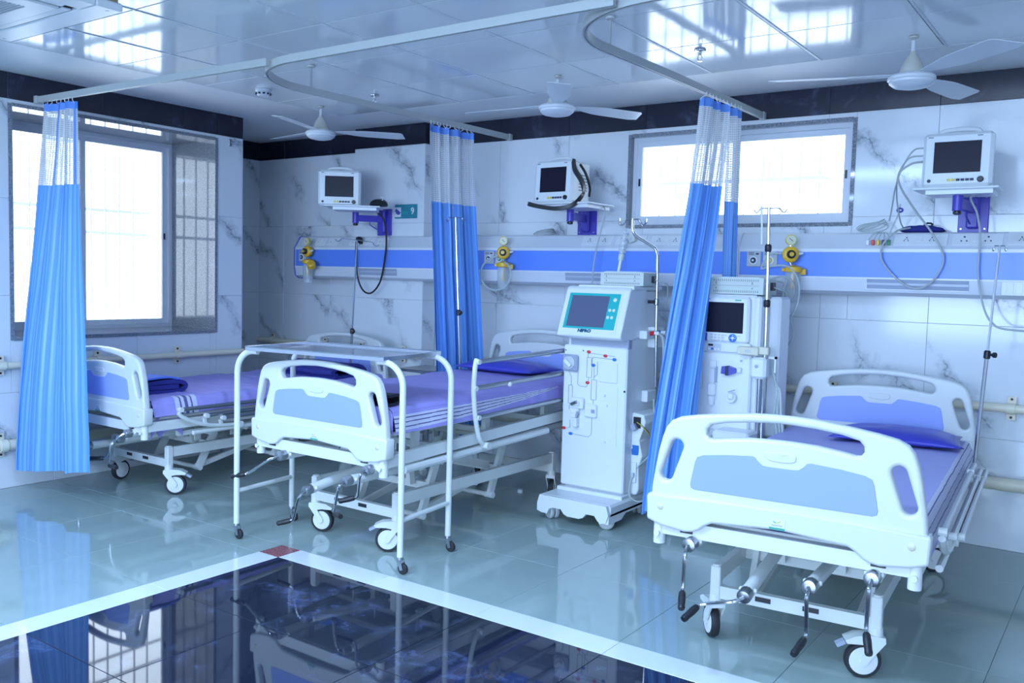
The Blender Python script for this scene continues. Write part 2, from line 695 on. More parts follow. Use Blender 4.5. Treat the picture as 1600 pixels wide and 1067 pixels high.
def capsule(x0, z0, x1, z1, r, n=8):
    a = math.atan2(z1 - z0, x1 - x0)
    out = []
    for cx, cz, s in ((x1, z1, a - PI / 2), (x0, z0, a + PI / 2)):
        out += [(cx + r * math.cos(s + PI * i / n), cz + r * math.sin(s + PI * i / n)) for i in range(n + 1)]
    return out


# ------------------------------------------------------------------ room shell
GAP = 0.0016
_tile_cache = {}


def tile(name, parent, a0, a1, b0, b1, m, plane, pos, thick=0.008, gap=GAP):
    """one tile: plane 'x' (wall facing +X), 'y' (wall facing -Y), 'z' (floor), 'c' (ceiling, facing down)"""
    w, h = round(a1 - a0 - gap, 4), round(b1 - b0 - gap, 4)
    if w < 0.01 or h < 0.01:
        return
    key = (w, h, m.name, plane, thick)
    if key not in _tile_cache:
        mb = MB()
        e = 0.0012
        o = [(-w / 2, -h / 2), (w / 2, -h / 2), (w / 2, h / 2), (-w / 2, h / 2)]
        q = [(-w / 2 + e, -h / 2 + e), (w / 2 - e, -h / 2 + e), (w / 2 - e, h / 2 - e), (-w / 2 + e, h / 2 - e)]
        fn = {'z': lambda a, b, d: (a, b, d), 'c': lambda a, b, d: (a, b, -d), 'y': lambda a, b, d: (a, -d, b), 'x': lambda a, b, d: (d, a, b), '-y': lambda a, b, d: (a, d, b)}[plane]
        vs = [fn(a, b, 0) for a, b in o] + [fn(a, b, thick - e) for a, b in o] + [fn(a, b, thick) for a, b in q]
        fs = [(8, 9, 10, 11)]
        for k in (0, 4):
            fs += [(k + i, k + (i + 1) % 4, k + 4 + (i + 1) % 4, k + 4 + i) for i in range(4)]
        mb.add(vs, fs)
        _tile_cache[key] = mb.mesh(name, m, 0)
    ca, cb = (a0 + a1) / 2, (b0 + b1) / 2
    loc = {'z': (ca, cb, pos), 'c': (ca, cb, pos), 'y': (ca, pos, cb), 'x': (pos, ca, cb), '-y': (ca, pos, cb)}[plane]
    link(name, _tile_cache[key], parent, None, loc)


def subtract(r, h):
    a0, a1, b0, b1 = r
    x0, x1, y0, y1 = h
    if x1 <= a0 or x0 >= a1 or y1 <= b0 or y0 >= b1:
        return [r]
    out = []
    if x0 > a0: out.append((a0, x0, b0, b1))
    if x1 < a1: out.append((x1, a1, b0, b1))
    m0, m1 = max(a0, x0), min(a1, x1)
    if y0 > b0: out.append((m0, m1, b0, y0))
    if y1 < b1: out.append((m0, m1, y1, b1))
    return out


def cuts(lo, hi, origin, step):
    k = math.ceil((lo - origin) / step + 1e-6)
    c = [lo]
    while origin + k * step < hi - 1e-6:
        c.append(origin + k * step)
        k += 1
    return c + [hi]


def tile_field(name, parent, ca, cb, m, plane, pos, holes=(), **kw):
    for i in range(len(ca) - 1):
        for j in range(len(cb) - 1):
            rs = [(ca[i], ca[i + 1], cb[j], cb[j + 1])]
            for h in holes:
                rs = [q for r in rs for q in subtract(r, h)]
            for r in rs:
                tile(name, parent, *r, m, plane, pos, **kw)


BAND0 = 2.456
ZROWS = [0.0, 0.61, 1.23, 1.84, BAND0]
YALC = 4.575          # where the window wall ends and the alcove begins
XALC = -6.84
W1 = (2.80, 4.34, 0.945, 2.43)        # left window: y0, y1, z0, z1
W2 = (-2.955, -1.448, 1.79, 2.425)    # back window: x0, x1, z0, z1
XR, YF = 2.6, -5.5                    # walls behind the camera

# floor -------------------------------------------------------------
fl = struct('floor', MB().box(-6.95, XR, YF, YB + 0.1, -0.14, -0.006), M['grout'])
SX, SY = -3.457, 2.934                # inner corner of the white border
OX, OY = -3.60, 3.08
xs_far = cuts(-6.84, 1.2, -1.61, 0.61)
tile_field('floor_tile', fl, xs_far, [OY, 3.693, 4.306, 4.918, YB], M['floor'], 'z', -0.006, thick=0.006)
tile_field('floor_tile', fl, cuts(XL, OX, OX, 0.615), cuts(YF, OY, 2.92, 0.617), M['floor'], 'z', -0.006, thick=0.006)
tile_field('dark_floor_tile', fl, cuts(SX, XR, SX, 0.617), cuts(YF, SY, SY, 0.62), M['darkfloor'], 'z', -0.006, thick=0.006)
tile_field('white_border_tile', fl, [OX, SX], cuts(YF, SY, SY - 0.003, 0.62), M['whitetile'], 'z', -0.006, thick=0.006)
tile_field('white_border_tile', fl, cuts(SX, XR, SX, 0.617), [SY, OY], M['whitetile'], 'z', -0.006, thick=0.006)
tile('red_corner_tile', fl, OX, SX, SY, OY, M['red'], 'z', -0.006, thick=0.006)
tile_field('floor_tile', fl, [1.2, XR], [OY, 4.306, YB], M['floor'], 'z', -0.006, thick=0.006)

# back wall ---------------------------------------------------------
TH = 0.008
x0, x1, z0, z1 = W2
mb = MB()
mb.box(XALC - 0.1, x0, YB + TH, YB + 0.25, -0.1, ZC + 0.1)
mb.box(x1, XR, YB + TH, YB + 0.25, -0.1, ZC + 0.1)
mb.box(x0, x1, YB + TH, YB + 0.25, -0.1, z0)
mb.box(x0, x1, YB + TH, YB + 0.25, z1, ZC + 0.1)
wb = struct('wall_back', mb, M['groutd'])
CX0, CX1, CD = -5.43, -4.662, 0.16     # the column that stands forward of the wall
hole = [(x0, x1, z0, z1), (CX0, CX1, -1, 3)]
tile_field('marble_tile', wb, cuts(XALC, XR, -1.00, 0.61), ZROWS, M['marble'], 'y', YB + TH, hole)
tile_field('dark_band_tile', wb, cuts(XALC, XR, -1.0, 0.61), [BAND0, ZC], M['band'], 'y', YB + TH, [(CX0, CX1, -1, 3)])
mb = MB().box(CX0 + TH, CX1 - TH, YB - CD + TH, YB + TH, 0, ZC)
co = struct('wall_column', mb, M['groutd'])
tile_field('marble_tile', co, [CX0, CX1], ZROWS, M['marble'], 'y', YB - CD + TH)
tile_field('dark_band_tile', co, [CX0, -5.03, CX1], [BAND0, ZC], M['band'], 'y', YB - CD + TH)
tile_field('marble_tile', co, [YB - CD + TH, YB], ZROWS, M['marble'], 'x', CX1 - TH)
tile_field('dark_band_tile', co, [YB - CD + TH, YB], [BAND0, ZC], M['band'], 'x', CX1 - TH)

# left wall with the window recess ----------------------------------
XW = -6.40                             # plane of the left window frame
y0, y1, z0, z1 = W1
mb = MB()
mb.box(XL - TH - 0.55, XL - TH, YF, y0, -0.1, ZC + 0.1)
mb.box(XL - TH - 0.55, XL - TH, y1, YALC, -0.1, ZC + 0.1)
mb.box(XL - TH - 0.55, XL - TH, y0, y1, -0.1, z0)
mb.box(XL - TH - 0.55, XL - TH, y0, y1, z1, ZC + 0.1)
mb.box(XALC - 0.03, XALC, YALC - 0.03, YB + 0.25, -0.1, ZC + 0.1)
mb.box(XALC - 0.03, XL - TH - 0.55, YALC - 0.03, YALC, -0.1, ZC + 0.1)
wl = struct('wall_left', mb, M['groutd'])
tile_field('marble_tile', wl, cuts(0.6, YALC, 3.675, 0.61), ZROWS, M['marble'], 'x', XL - TH, [W1])
tile_field('dark_band_tile', wl, [0.6, 1.58, 2.19, 2.795, 3.42, 4.05, 4.355, YALC], [BAND0, ZC], M['band'], 'x', XL - TH)
tile_field('marble_tile', wl, [YALC, 5.12, YB], ZROWS, M['marble'], 'x', XALC)
tile_field('dark_band_tile', wl, [YALC, 5.12, YB], [BAND0, ZC], M['band'], 'x', XALC)
tile_field('marble_tile', wl, [XALC, -6.35, XL], ZROWS, M['marble'], '-y', YALC)
tile_field('dark_band_tile', wl, [XALC, -6.35, XL], [BAND0, ZC], M['band'], '-y', YALC)
# the rest of the ward, behind the camera
struct('wall_right', MB().box(XR, XR + 0.15, YF, YB + 0.1, -0.1, ZC + 0.1), M['plaster'])
struct('wall_front', MB().box(XL - 0.6, XR, YF - 0.15, YF, -0.1, ZC + 0.1), M['plaster'])

# ceiling -----------------------------------------------------------
GX, GY = -5.09, 4.888                  # edge of the panel field
cl = struct('ceiling', MB().box(-6.95, XR + 0.1, YF - 0.1, YB + 0.1, ZC + 0.012, ZC + 0.12), M['joint'])
tile('plain_border', cl, -6.95, GX, 0.0, YB + 0.1, M['plaster'], 'c', ZC + 0.012, thick=0.012, gap=0.0)
tile('plain_border', cl, GX, XR, GY, YB + 0.1, M['plaster'], 'c', ZC + 0.012, thick=0.012, gap=0.0)
tile('plain_border', cl, -6.95, XR, YF, 0.0, M['plaster'], 'c', ZC + 0.012, thick=0.012, gap=0.0)
cxs = cuts(GX, XR, -0.88, 0.61)
cys = cuts(0.0, GY, GY, 0.61)
tile_field('ceiling_panel', cl, cxs, cys, M['ceil'], 'c', ZC + 0.012, thick=0.011, gap=0.007)
mb = MB()
for x in cxs[1:-1]:
    mb.box(x + 0.004, x + 0.016, 0.0, GY, ZC - 0.003, ZC + 0.004)
mb.build('panel_rail', M['tbar'], cl)


# windows -----------------------------------------------------------
def window(name, plane, a0, a1, z0, z1, pos, out, mull, sash_l, sash_r, reveal, lip):
    """aluminium sliding window. plane 'x': opening along Y in the left wall; 'y': along X in the back wall.
    pos = plane of the frame's inner face, reveal = plane of the wall's face"""
    root = struct(name)
    if plane == 'x':
        fn = lambda a, d, z: (pos - d, a, z)
    else:
        fn = lambda a, d, z: (a, pos + d, z)

    def bx(mb, a, b, d0, d1, c, d, **k):
        p, q = fn(a, d0, c), fn(b, d1, d)
        mb.box(p[0], q[0], p[1], q[1], p[2], q[2], **k)
    rv = abs(pos - reveal)
    # granite lining of the recess, with a thin lip proud of the wall
    g = MB()
    t = 0.02
    e = lip
    bx(g, a0 - 0.004, a0 + t, -rv - e, 0.03, z0, z1)
    bx(g, a1 - t, a1 + 0.004, -rv - e, 0.03, z0, z1)
    bx(g, a0 + t, a1 - t, -rv - e, 0.03, z1 - t, z1 + 0.004)
    bx(g, a0 + t, a1 - t, -rv - e, 0.03, z0 - 0.004, z0 + t)
    g.build('granite_reveal', M['granite'], root, smooth=0)
    a0, a1, z0, z1 = a0 + t, a1 - t, z0 + t, z1 - t
    fw = 0.026
    f = MB()
    for a, b, c, d in ((a0, a0 + fw, z0, z1), (a1 - fw, a1, z0, z1), (a0 + fw, a1 - fw, z0, z0 + fw), (a0 + fw, a1 - fw, z1 - fw * 1.1, z1)):
        bx(f, a, b, 0, 0.07, c, d)
    f.build('outer_frame', M['alu'], root, smooth=0)
    i0, i1, j0, j1 = a0 + fw, a1 - fw, z0 + fw, z1 - fw * 1.1
    for k, (p, q, d) in enumerate(((i0, mull + sash_l, 0.006), (mull - sash_r, i1, 0.036))):
        s = MB()
        w = 0.036
        for a, b, c, dd in ((p, p + w, j0, j1), (q - w, q, j0, j1), (p + w, q - w, j0, j0 + w), (p + w, q - w, j1 - w, j1)):
            bx(s, a, b, d, d + 0.028, c, dd)
        so = s.build('sliding_sash', M['alu'], root, smooth=0)
        gm = MB()
        bx(gm, p + w, q - w, d + 0.011, d + 0.016, j0 + w, j1 - w)
        gm.build('pane', M['glass'], so, smooth=0)
        lk = MB()
        edge = (p + 0.016) if k == 0 else (q - 0.026)
        bx(lk, edge, edge + 0.012, d - 0.006, d, (z0 + z1) / 2 - 0.03, (z0 + z1) / 2 + 0.02)
        lk.build('latch', M['black'], so, smooth=0)
    # steel grille outside
    n = int((a1 - a0) / 0.115)
    for k in range(1, n):
        b = MB()
        a = a0 + (a1 - a0) * k / n
        bx(b, a - 0.006, a + 0.006, 0.17, 0.182, z0 - 0.05, z1 + 0.05)
        b.build('grille_bar', M['grille'], root, smooth=0)
    for z in ((z0 + (z1 - z0) * q) for q in ((0.04, 0.5, 0.62, 0.96) if plane == 'x' else (0.06, 0.5, 0.94))):
        b = MB()
        bx(b, a0 - 0.02, a1 + 0.02, 0.18, 0.192, z - 0.012, z + 0.012)
        b.build('grille_bar', M['grille'], root, smooth=0)
    return root


window('window_1', 'x', W1[0], W1[1], W1[2], W1[3], XW, -1, 3.58, 0.028, 0.028, XL, 0.008)
window('window_2', 'y', W2[0], W2[1], W2[2], W2[3], YB + 0.035, 1, -2.21, 0.028, 0.028, YB, 0.004)


# wall rails ---------------------------------------------------------
def rail(name, pts, r, clips, label_dir):
    root = struct(name)
    MB().tube(pts, r, 14).build('pipe', M['cream'], root)
    for c in clips:
        p, n = Vector(c), Vector(label_dir)
        s = Vector((n.y, n.x, 0))
        s = Vector((abs(s.x), abs(s.y), 0))
        mb = MB()
        m = Matrix.Translation(p)
        w = 0.022
        a = p - s * w - n * (r + 0.004) - Vector((0, 0, r + 0.03))
        b = p + s * w + n * (r + 0.004) + Vector((0, 0, r + 0.03))
        # saddle round the pipe and its two fixing lugs
        mb.cyl(p - s * w, p + s * w, r + 0.006, seg=16)
        for sg in (-1, 1):
            q = p - n * (r + 0.004) + Vector((0, 0, sg * (r + 0.02)))
            mb.box(q.x - (w if s.x else 0.006), q.x + (w if s.x else 0.006), q.y - (w if s.y else 0.006), q.y + (w if s.y else 0.006), q.z - 0.02, q.z + 0.02)
        cl_ = mb.build('pipe_clip', M['cream'], root)
        sc = MB()
        for sg in (-1, 1):
            q = p - n * (r - 0.004) + Vector((0, 0, sg * (r + 0.026)))
            sc.cyl(q - n * 0.004, q + n * 0.004, 0.007, seg=8)
        sc.build('screw', M['black'], cl_)
    return root


rail('trim_1', [(XL + 0.045, 0.8, 0.79), (XL + 0.045, 4.56, 0.79)], 0.021,
     [(XL + 0.045, y, 0.79) for y in (1.4, 2.72, 3.36, 3.98)], (1, 0, 0))
rail('trim_2', [(XL + 0.05, 0.8, 0.285), (XL + 0.05, 4.56, 0.285)], 0.034,
     [(XL + 0.05, y, 0.285) for y in (1.4, 2.72, 3.6, 4.3)], (1, 0, 0))
rail('trim_3', [(CX1 + 0.03, YB - 0.05, 0.79), (1.4, YB - 0.05, 0.79)], 0.024,
     [(x, YB - 0.05, 0.79) for x in (-4.4, -3.4, -2.35, -1.5, -0.55, 0.4)], (0, -1, 0))
rail('trim_4', [(CX1 + 0.03, YB - 0.06, 0.375), (1.4, YB - 0.06, 0.375)], 0.036,
     [(x, YB - 0.06, 0.375) for x in (-4.4, -3.3, -2.3, -1.3, -0.3)], (0, -1, 0))
rail('trim_5', [(CX0 - 0.25, YB - CD - 0.05, 0.79), (CX1 + 0.02, YB - CD - 0.05, 0.79)], 0.024,
     [(x, YB - CD - 0.05, 0.79) for x in (-5.3, -4.83)], (0, -1, 0))
rail('trim_6', [(XALC + 0.06, YB - 0.05, 0.79), (CX0 - 0.27, YB - 0.05, 0.79)], 0.024,
     [(x, YB - 0.05, 0.79) for x in (-6.6, -5.9)], (0, -1, 0))


# ------------------------------------------------------------------ hospital beds
def sym(half):
    """outline from its right half, listed bottom centre -> top centre"""
    return half + [(-x, z) for x, z in reversed(half)]


UPPER = sym([(0.10, 0.60), (0.478, 0.60), (0.478, 0.645), (0.474, 0.68), (0.466, 0.73), (0.456, 0.79), (0.443, 0.845), (0.428, 0.885), (0.408, 0.91), (0.375, 0.926), (0.31, 0.939), (0.22, 0.952), (0.11, 0.964), (0.04, 0.967)])
SKIRT = sym([(0.02, 0.562), (0.235, 0.548), (0.262, 0.534), (0.285, 0.514), (0.31, 0.503), (0.34, 0.499), (0.43, 0.509), (0.486, 0.527), (0.489, 0.535), (0.492, 0.615), (0.486, 0.625), (0.25, 0.634), (0.02, 0.637)])
HANDLE = sym([(0.02, 0.878), (0.12, 0.874), (0.20, 0.864), (0.245, 0.856), (0.262, 0.858), (0.272, 0.872), (0.270, 0.892), (0.255, 0.908), (0.20, 0.921), (0.11, 0.932), (0.02, 0.937)])
SIDE_R = capsule(0.421, 0.706, 0.384, 0.816, 0.0245)
SIDE_L = [(-x, z) for x, z in reversed(SIDE_R)]
BLUEP = sym([(0.045, 0.783), (0.062, 0.785), (0.078, 0.797), (0.09, 0.811), (0.102, 0.814), (0.20, 0.806), (0.28, 0.795), (0.303, 0.785), (0.311, 0.765), (0.326, 0.682), (0.323, 0.668), (0.308, 0.662)])

_plates = {}


def panel_shapes():
    if not _plates:
        _plates['upper'] = curve_plate([UPPER, HANDLE, SIDE_R, SIDE_L], 0.022, 0.013, 3)
        _plates['skirt'] = curve_plate([SKIRT], 0.032, 0.009, 2)
        _plates['blue'] = curve_plate([BLUEP], 0.0238, 0.0015, 0)
        _plates['badge'] = curve_plate([[(p.x, p.y) for p in chaikin([(-0.05, 0.803), (0.05, 0.803), (0.055, 0.83), (0.045, 0.838), (-0.045, 0.838), (-0.055, 0.83)], 2)]], 0.026, 0.003, 1)
        _plates['badgetext'] = text_shape('MEDISTER', 0.016, 0.0005, 0.0)
        _plates['text'] = text_shape('MEDISTER', 0.0085, 0.0003, 0.0)
    return _plates


def end_panel(bed, name, v, dz, sticker):
    P = panel_shapes()
    mb = MB()
    T = lambda vs, dv=0.0: [(x, y + v + dv, z + dz) for x, y, z in vs]
    mb.add(T(P['upper'][0]), P['upper'][1])
    mb.add(T(P['skirt'][0]), P['skirt'][1])
    o = mb.build(name, M['bedwhite'], bed, smooth=0.9, fix=False)
    MB().add(T(P['blue'][0]), P['blue'][1]).build('blue_inset', M['bluepanel'], o, 'light blue inset with a notch for the badge', smooth=0.5, fix=False)
    MB().add(T(P['badge'][0]), P['badge'][1]).build('raised_badge', M['bedwhite'], o, smooth=0.5, fix=False)
    if sticker:
        tv, tf = P['badgetext']
        b = MB().add(T([(x * 1.0, y - 0.0262, z + 0.816) for x, y, z in tv]), tf)
        sw = spline([(-0.028, 0, 0.828), (-0.012, 0, 0.833), (0.002, 0, 0.828), (0.03, 0, 0.834)], 5)
        b.tube([(p.x, v - 0.026, p.z + dz) for p in sw], 0.0011, 4)
        b.build('badge_lettering', M['emboss'], o, smooth=0)
        s = MB().box(-0.027, 0.027, v - 0.0335, v - 0.0318, 0.566 + dz, 0.604 + dz)
        so = s.build('sticker', M['plate'], o, 'small white sticker with a green bar', smooth=0)
        g = MB().box(-0.027, 0.027, v - 0.0338, v - 0.0334, 0.566 + dz, 0.574 + dz)
        g.mi = [0] * len(g.f)
        tv, tf = P['text']
        g.add(T([(x, y - 0.0337, z + 0.581) for x, y, z in tv]), tf, 1)
        for (px, pz, qx, qz, mi) in ((-0.014, 0.595, -0.003, 0.590, 0), (-0.003, 0.590, 0.013, 0.597, 2)):
            g.bar((px, v - 0.0336, pz + dz), (qx, v - 0.0336, qz + dz), 0.0006, 0.003, mi, up=(0, 0, 1))
        me = g.mesh('sticker_print', [M['greensticker'], M['line'], M['wirey']], 0, True)
        link('sticker_print', me, o)
    for u in (-0.435, 0.435):
        bolts = MB().lathe([(0.0001, 0.004), (0.010, 0.003), (0.014, 0.0), (0.014, -0.004)], (u, v - 0.032, 0.583 + dz), (0, -1, 0), 14)
        bolts.build('bolt_cover', M['ivory'], o)
    return o


def castor(bed, u, v, swivel, brake=True, r=0.0655, stem_top=0.18):
    """fork, wheel and brake pedal of one castor; stem at (u, v), swivel = direction the wheel trails"""
    d = Vector((math.cos(swivel), math.sin(swivel), 0))
    s = Vector((-d.y, d.x, 0))
    top = Vector((u, v, stem_top))
    hub = Vector((u, v, r)) + d * 0.042
    f = MB()
    f.cyl(top + Vector((0, 0, 0.012)), top - Vector((0, 0, 0.022)), 0.024, 0.027, 16)
    crown = top - Vector((0, 0, 0.02))
    # moulded shoulder and two fork legs
    m = Matrix(((d.x, s.x, 0, 0), (d.y, s.y, 0, 0), (0, 0, 1, 0), (0, 0, 0, 1)))
    prof = [(-0.028, 0.0), (-0.030, -0.020), (0.024, -0.090), (0.031, -0.104), (0.044, -0.109), (0.055, -0.100), (0.055, -0.085), (0.020, -0.036), (0.05, -0.030), (0.105, -0.030), (0.112, -0.018), (0.075, 0.0), (0.02, 0.006)]
    for sg in (-1, 1):
        mbp = MB().prism(prof, lambda a, b, t: (a, t, b), sg * 0.023, sg * 0.030)
        f.add([crown + (m @ Vector(q)) for q in mbp.v], mbp.f)
    cap = MB().prism([(-0.028, 0.0), (-0.030, -0.02), (0.0, -0.028), (0.07, -0.026), (0.105, -0.028), (0.112, -0.018), (0.075, 0.0), (0.02, 0.006)], lambda a, b, t: (a, t, b), -0.026, 0.026)
    f.add([crown + (m @ Vector(q)) for q in cap.v], cap.f)
    o = f.build('castor', M['steelwhite'], bed)
    w = MB()
    w.lathe([(r - 0.016, -0.017), (r - 0.003, -0.016), (r, -0.009), (r, 0.009), (r - 0.003, 0.016), (r - 0.016, 0.017)], hub, s, 28)
    w.build('tyre', M['blackr'], o)
    w = MB().lathe([(0.012, -0.024), (0.014, -0.020), (r - 0.016, -0.0185), (r - 0.0145, -0.017), (r - 0.0145, 0.017), (r - 0.016, 0.0185), (0.014, 0.020), (0.012, 0.024)], hub, s, 24)
    w.build('wheel_disc', M['wheel'], o)
    if brake:
        b = MB()
        p = crown + d * 0.108 + Vector((0, 0, -0.03))
        b.bar(p, p + d * 0.03 + Vector((0, 0, -0.016)), 0.03, 0.014)
        b.build('brake_pedal', M['machinegrey'], o)
    return o


def crank(bed, u, z, back, arm, grip, v=-0.06, rise=0.0):
    """white shaft tube, chrome hub, bent chrome arm and black grip"""
    p = Vector((u, v, z))
    q = Vector((u, v + back, z + rise))
    d = (p - q).normalized()
    o = MB().cyl(q, p - d * 0.035, 0.0245, seg=14).cyl(p - d * 0.06, p - d * 0.035, 0.026, seg=14).build('crank_shaft', M['steelwhite'], bed)
    h = MB()
    h.lathe([(0.022, 0.0), (0.026, 0.003), (0.026, 0.040), (0.023, 0.046), (0.014, 0.048)], p - d * 0.042, d, 20)
    h.build('crank_hub', M['steel'], o)
    for sg in (-1, 1):
        MB().lathe([(0.008, 0.0), (0.010, 0.004), (0.006, 0.010)], p - d * 0.055 + Vector((sg * 0.022, 0, 0.004)), (sg, 0, 0.1), 10).build('shaft_screw', M['steelwhite'], o)
    a0 = p + d * 0.004
    a1 = p + Vector(arm)
    g = a1 + Vector(grip)
    gd = Vector(grip).normalized()
    pts = spline([a0, a0 + Vector(arm) * 0.12 + d * 0.02, a0 + Vector(arm) * 0.3 + d * 0.02, a1 - Vector(arm) * 0.08, a1 + gd * 0.012, a1 + gd * 0.03], 4)
    MB().tube(pts, 0.0072, 8).build('crank_arm', M['chrome'], o)
    k = MB().lathe([(0.009, 0.0), (0.0125, 0.006), (0.014, 0.03), (0.0125, 0.06), (0.0135, Vector(grip).length - 0.008), (0.011, Vector(grip).length)], a1 + gd * 0.012, gd, 14)
    k.build('crank_grip', M['black'], o)
    return o


def sheet_mesh(hw, v0, v1, z0, z1, drop_r, drop_l, seed, wr=0.004, slope=0.0, extra=None):
    """a sheet over a mattress: cross profile from the left hem over the top to the right hem. returns fn(s,t), total length info"""
    r = 0.022
    prof = [(-hw - 0.006, z1 - drop_l), (-hw - 0.004, z1 - drop_l * 0.5), (-hw, z1 - r)]
    prof += [(-hw + r - r * math.cos(a), z1 - r + r * math.sin(a)) for a in (0.4, 0.8, 1.2, 1.57)]
    n = 16
    prof += [(-hw + r + (2 * hw - 2 * r) * i / n, z1) for i in range(1, n)]
    prof += [(hw - r + r * math.sin(a), z1 - r + r * math.cos(a)) for a in (0.0, 0.4, 0.8, 1.2, 1.57)]
    prof += [(hw + 0.004 + 0.004 * k, z1 - r - (drop_r - r) * k / 6) for k in range(1, 7)]
    L = [0.0]
    for a, b in zip(prof, prof[1:]):
        L.append(L[-1] + math.hypot(b[0] - a[0], b[1] - a[1]))

    def at(s):
        d = s * L[-1]
        for i in range(len(L) - 1):
            if d <= L[i + 1] + 1e-9:
                k = (d - L[i]) / max(L[i + 1] - L[i], 1e-9)
                return (prof[i][0] + (prof[i + 1][0] - prof[i][0]) * k, prof[i][1] + (prof[i + 1][1] - prof[i][1]) * k)
        return prof[-1]

    def fn(s, t):
        x, z = at(s)
        y = v0 + (v1 - v0) * t
        p = Vector((x * 3.0 + seed, y * 4.5 + seed * 2, z * 3))
        nz = noise.noise(p) + 0.5 * noise.noise(p * 2.3 + Vector((5, 1, 2)))
        ridge = max(0.0, 0.35 - abs(noise.noise(Vector((x * 2.0 + y * 1.3 + seed, y * 6 - x * 2, 3.1))))) * 1.6
        k = wr * (nz + ridge)
        side = abs(x) > hw - 0.01
        z += (k * 0.4 if side else k)
        x += (math.copysign(abs(k) * 1.2 + 0.002, x) if side else 0)
        z += slope * y
        if extra:
            z += extra(x, y)
        return (x, y, z)
    return fn, L[-1], hw


def side_rail_up(bed, u, slope=0.02):
    arms = []
    root = None
    pts = [(0.645, 0.99), (0.632, 0.95), (0.624, 0.86), (0.626, 0.80), (0.64, 0.70), (0.66, 0.62), (0.69, 0.55), (0.735, 0.515)]
    for k, dv in enumerate((0.0, 1.16)):
        q = spline([(u, a + dv, z + slope * dv) for a, z in pts], 4)
        mb = MB().tube(q, 0.0135, 10)
        mb.cyl((u - 0.012, 0.735 + dv, 0.515 + slope * dv), (u + 0.03, 0.735 + dv, 0.515 + slope * dv), 0.02, seg=12)
        if k == 0:
            root = mb.build('side_rail', M['steelwhite'], bed)
        else:
            mb.build('rail_arm', M['steelwhite'], root)
    for v, z in ((0.645, 0.975), (0.626, 0.835), (0.657, 0.675)):
        MB().tube([(u + 0.004, v, z), (u + 0.004, v + 1.20, z + slope * 1.2)], 0.0138, 10).build('rail_tube', M['steel'], root)
        for dv in (0.0, 1.16):
            MB().cyl((u - 0.004, v + dv, z + slope * dv), (u + 0.022, v + dv, z + slope * dv), 0.014, seg=10).build('tube_joint', M['steelwhite'], root)
    MB().lathe([(0.006, 0), (0.014, 0.004), (0.014, 0.014), (0.006, 0.02)], (u + 0.012, 0.93, 0.838), (0.8, -0.2, -0.5), 12).build('rail_knob', M['steelwhite'], root)
    b = MB().tube([(u - 0.03, 0.12, 0.475), (u - 0.03, 1.40, 0.51)], 0.019, 10)
    b.build('guide_tube', M['steelwhite'], root)
    return root


def side_rail_down(bed, u, dz=0.0, dv0=0.0, spread=0.012):
    """rail folded towards the foot: arms lie flat, tubes bunched beside the mattress"""
    pts = [(0.19, 0.578), (0.215, 0.555), (0.27, 0.525), (0.35, 0.495), (0.44, 0.476), (0.54, 0.466), (0.64, 0.463)]
    root = None
    for k, dv in enumerate((0.0, 1.18)):
        q = spline([(u, a + dv + dv0, z + dz) for a, z in pts], 4)
        mb = MB().tube(q, 0.013, 10)
        mb.cyl((u - 0.02, 0.64 + dv + dv0, 0.463 + dz), (u + 0.02, 0.64 + dv + dv0, 0.463 + dz), 0.02, seg=12)
        for a, z, h in ((0.38, 0.487, 0.045), (0.50, 0.468, 0.04)):
            mb.bar((u, a + dv + dv0, z + dz), (u, a + dv + dv0 - 0.008, z + h + dz), 0.016, 0.02, up=(0, 1, 0))
        if k == 0:
            root = mb.build('side_rail', M['steelwhite'], bed)
        else:
            mb.build('rail_arm', M['steelwhite'], root)
    for k, (v, z, du) in enumerate(((0.20, 0.598, 0.0), (0.375, 0.545, spread), (0.49, 0.52, spread * 2))):
        MB().tube([(u + du, v + dv0, z + dz), (u + du, v + 1.40 + dv0, z + dz)], 0.0125, 10).build('rail_tube', M['steel'], root)
        for dv in (0.0, 1.18):
            MB().cyl((u + du - 0.014, v + dv + dv0 + 0.006, z + dz), (u + du + 0.014, v + dv + dv0 + 0.006, z + dz), 0.015, seg=10).build('tube_joint', M['steelwhite'], root)
    MB().tube([(u - 0.012, 0.3 + dv0, 0.443 + dz), (u - 0.012, 1.85 + dv0, 0.443 + dz)], 0.014, 10).build('guide_tube', M['steelwhite'], root)
    return root


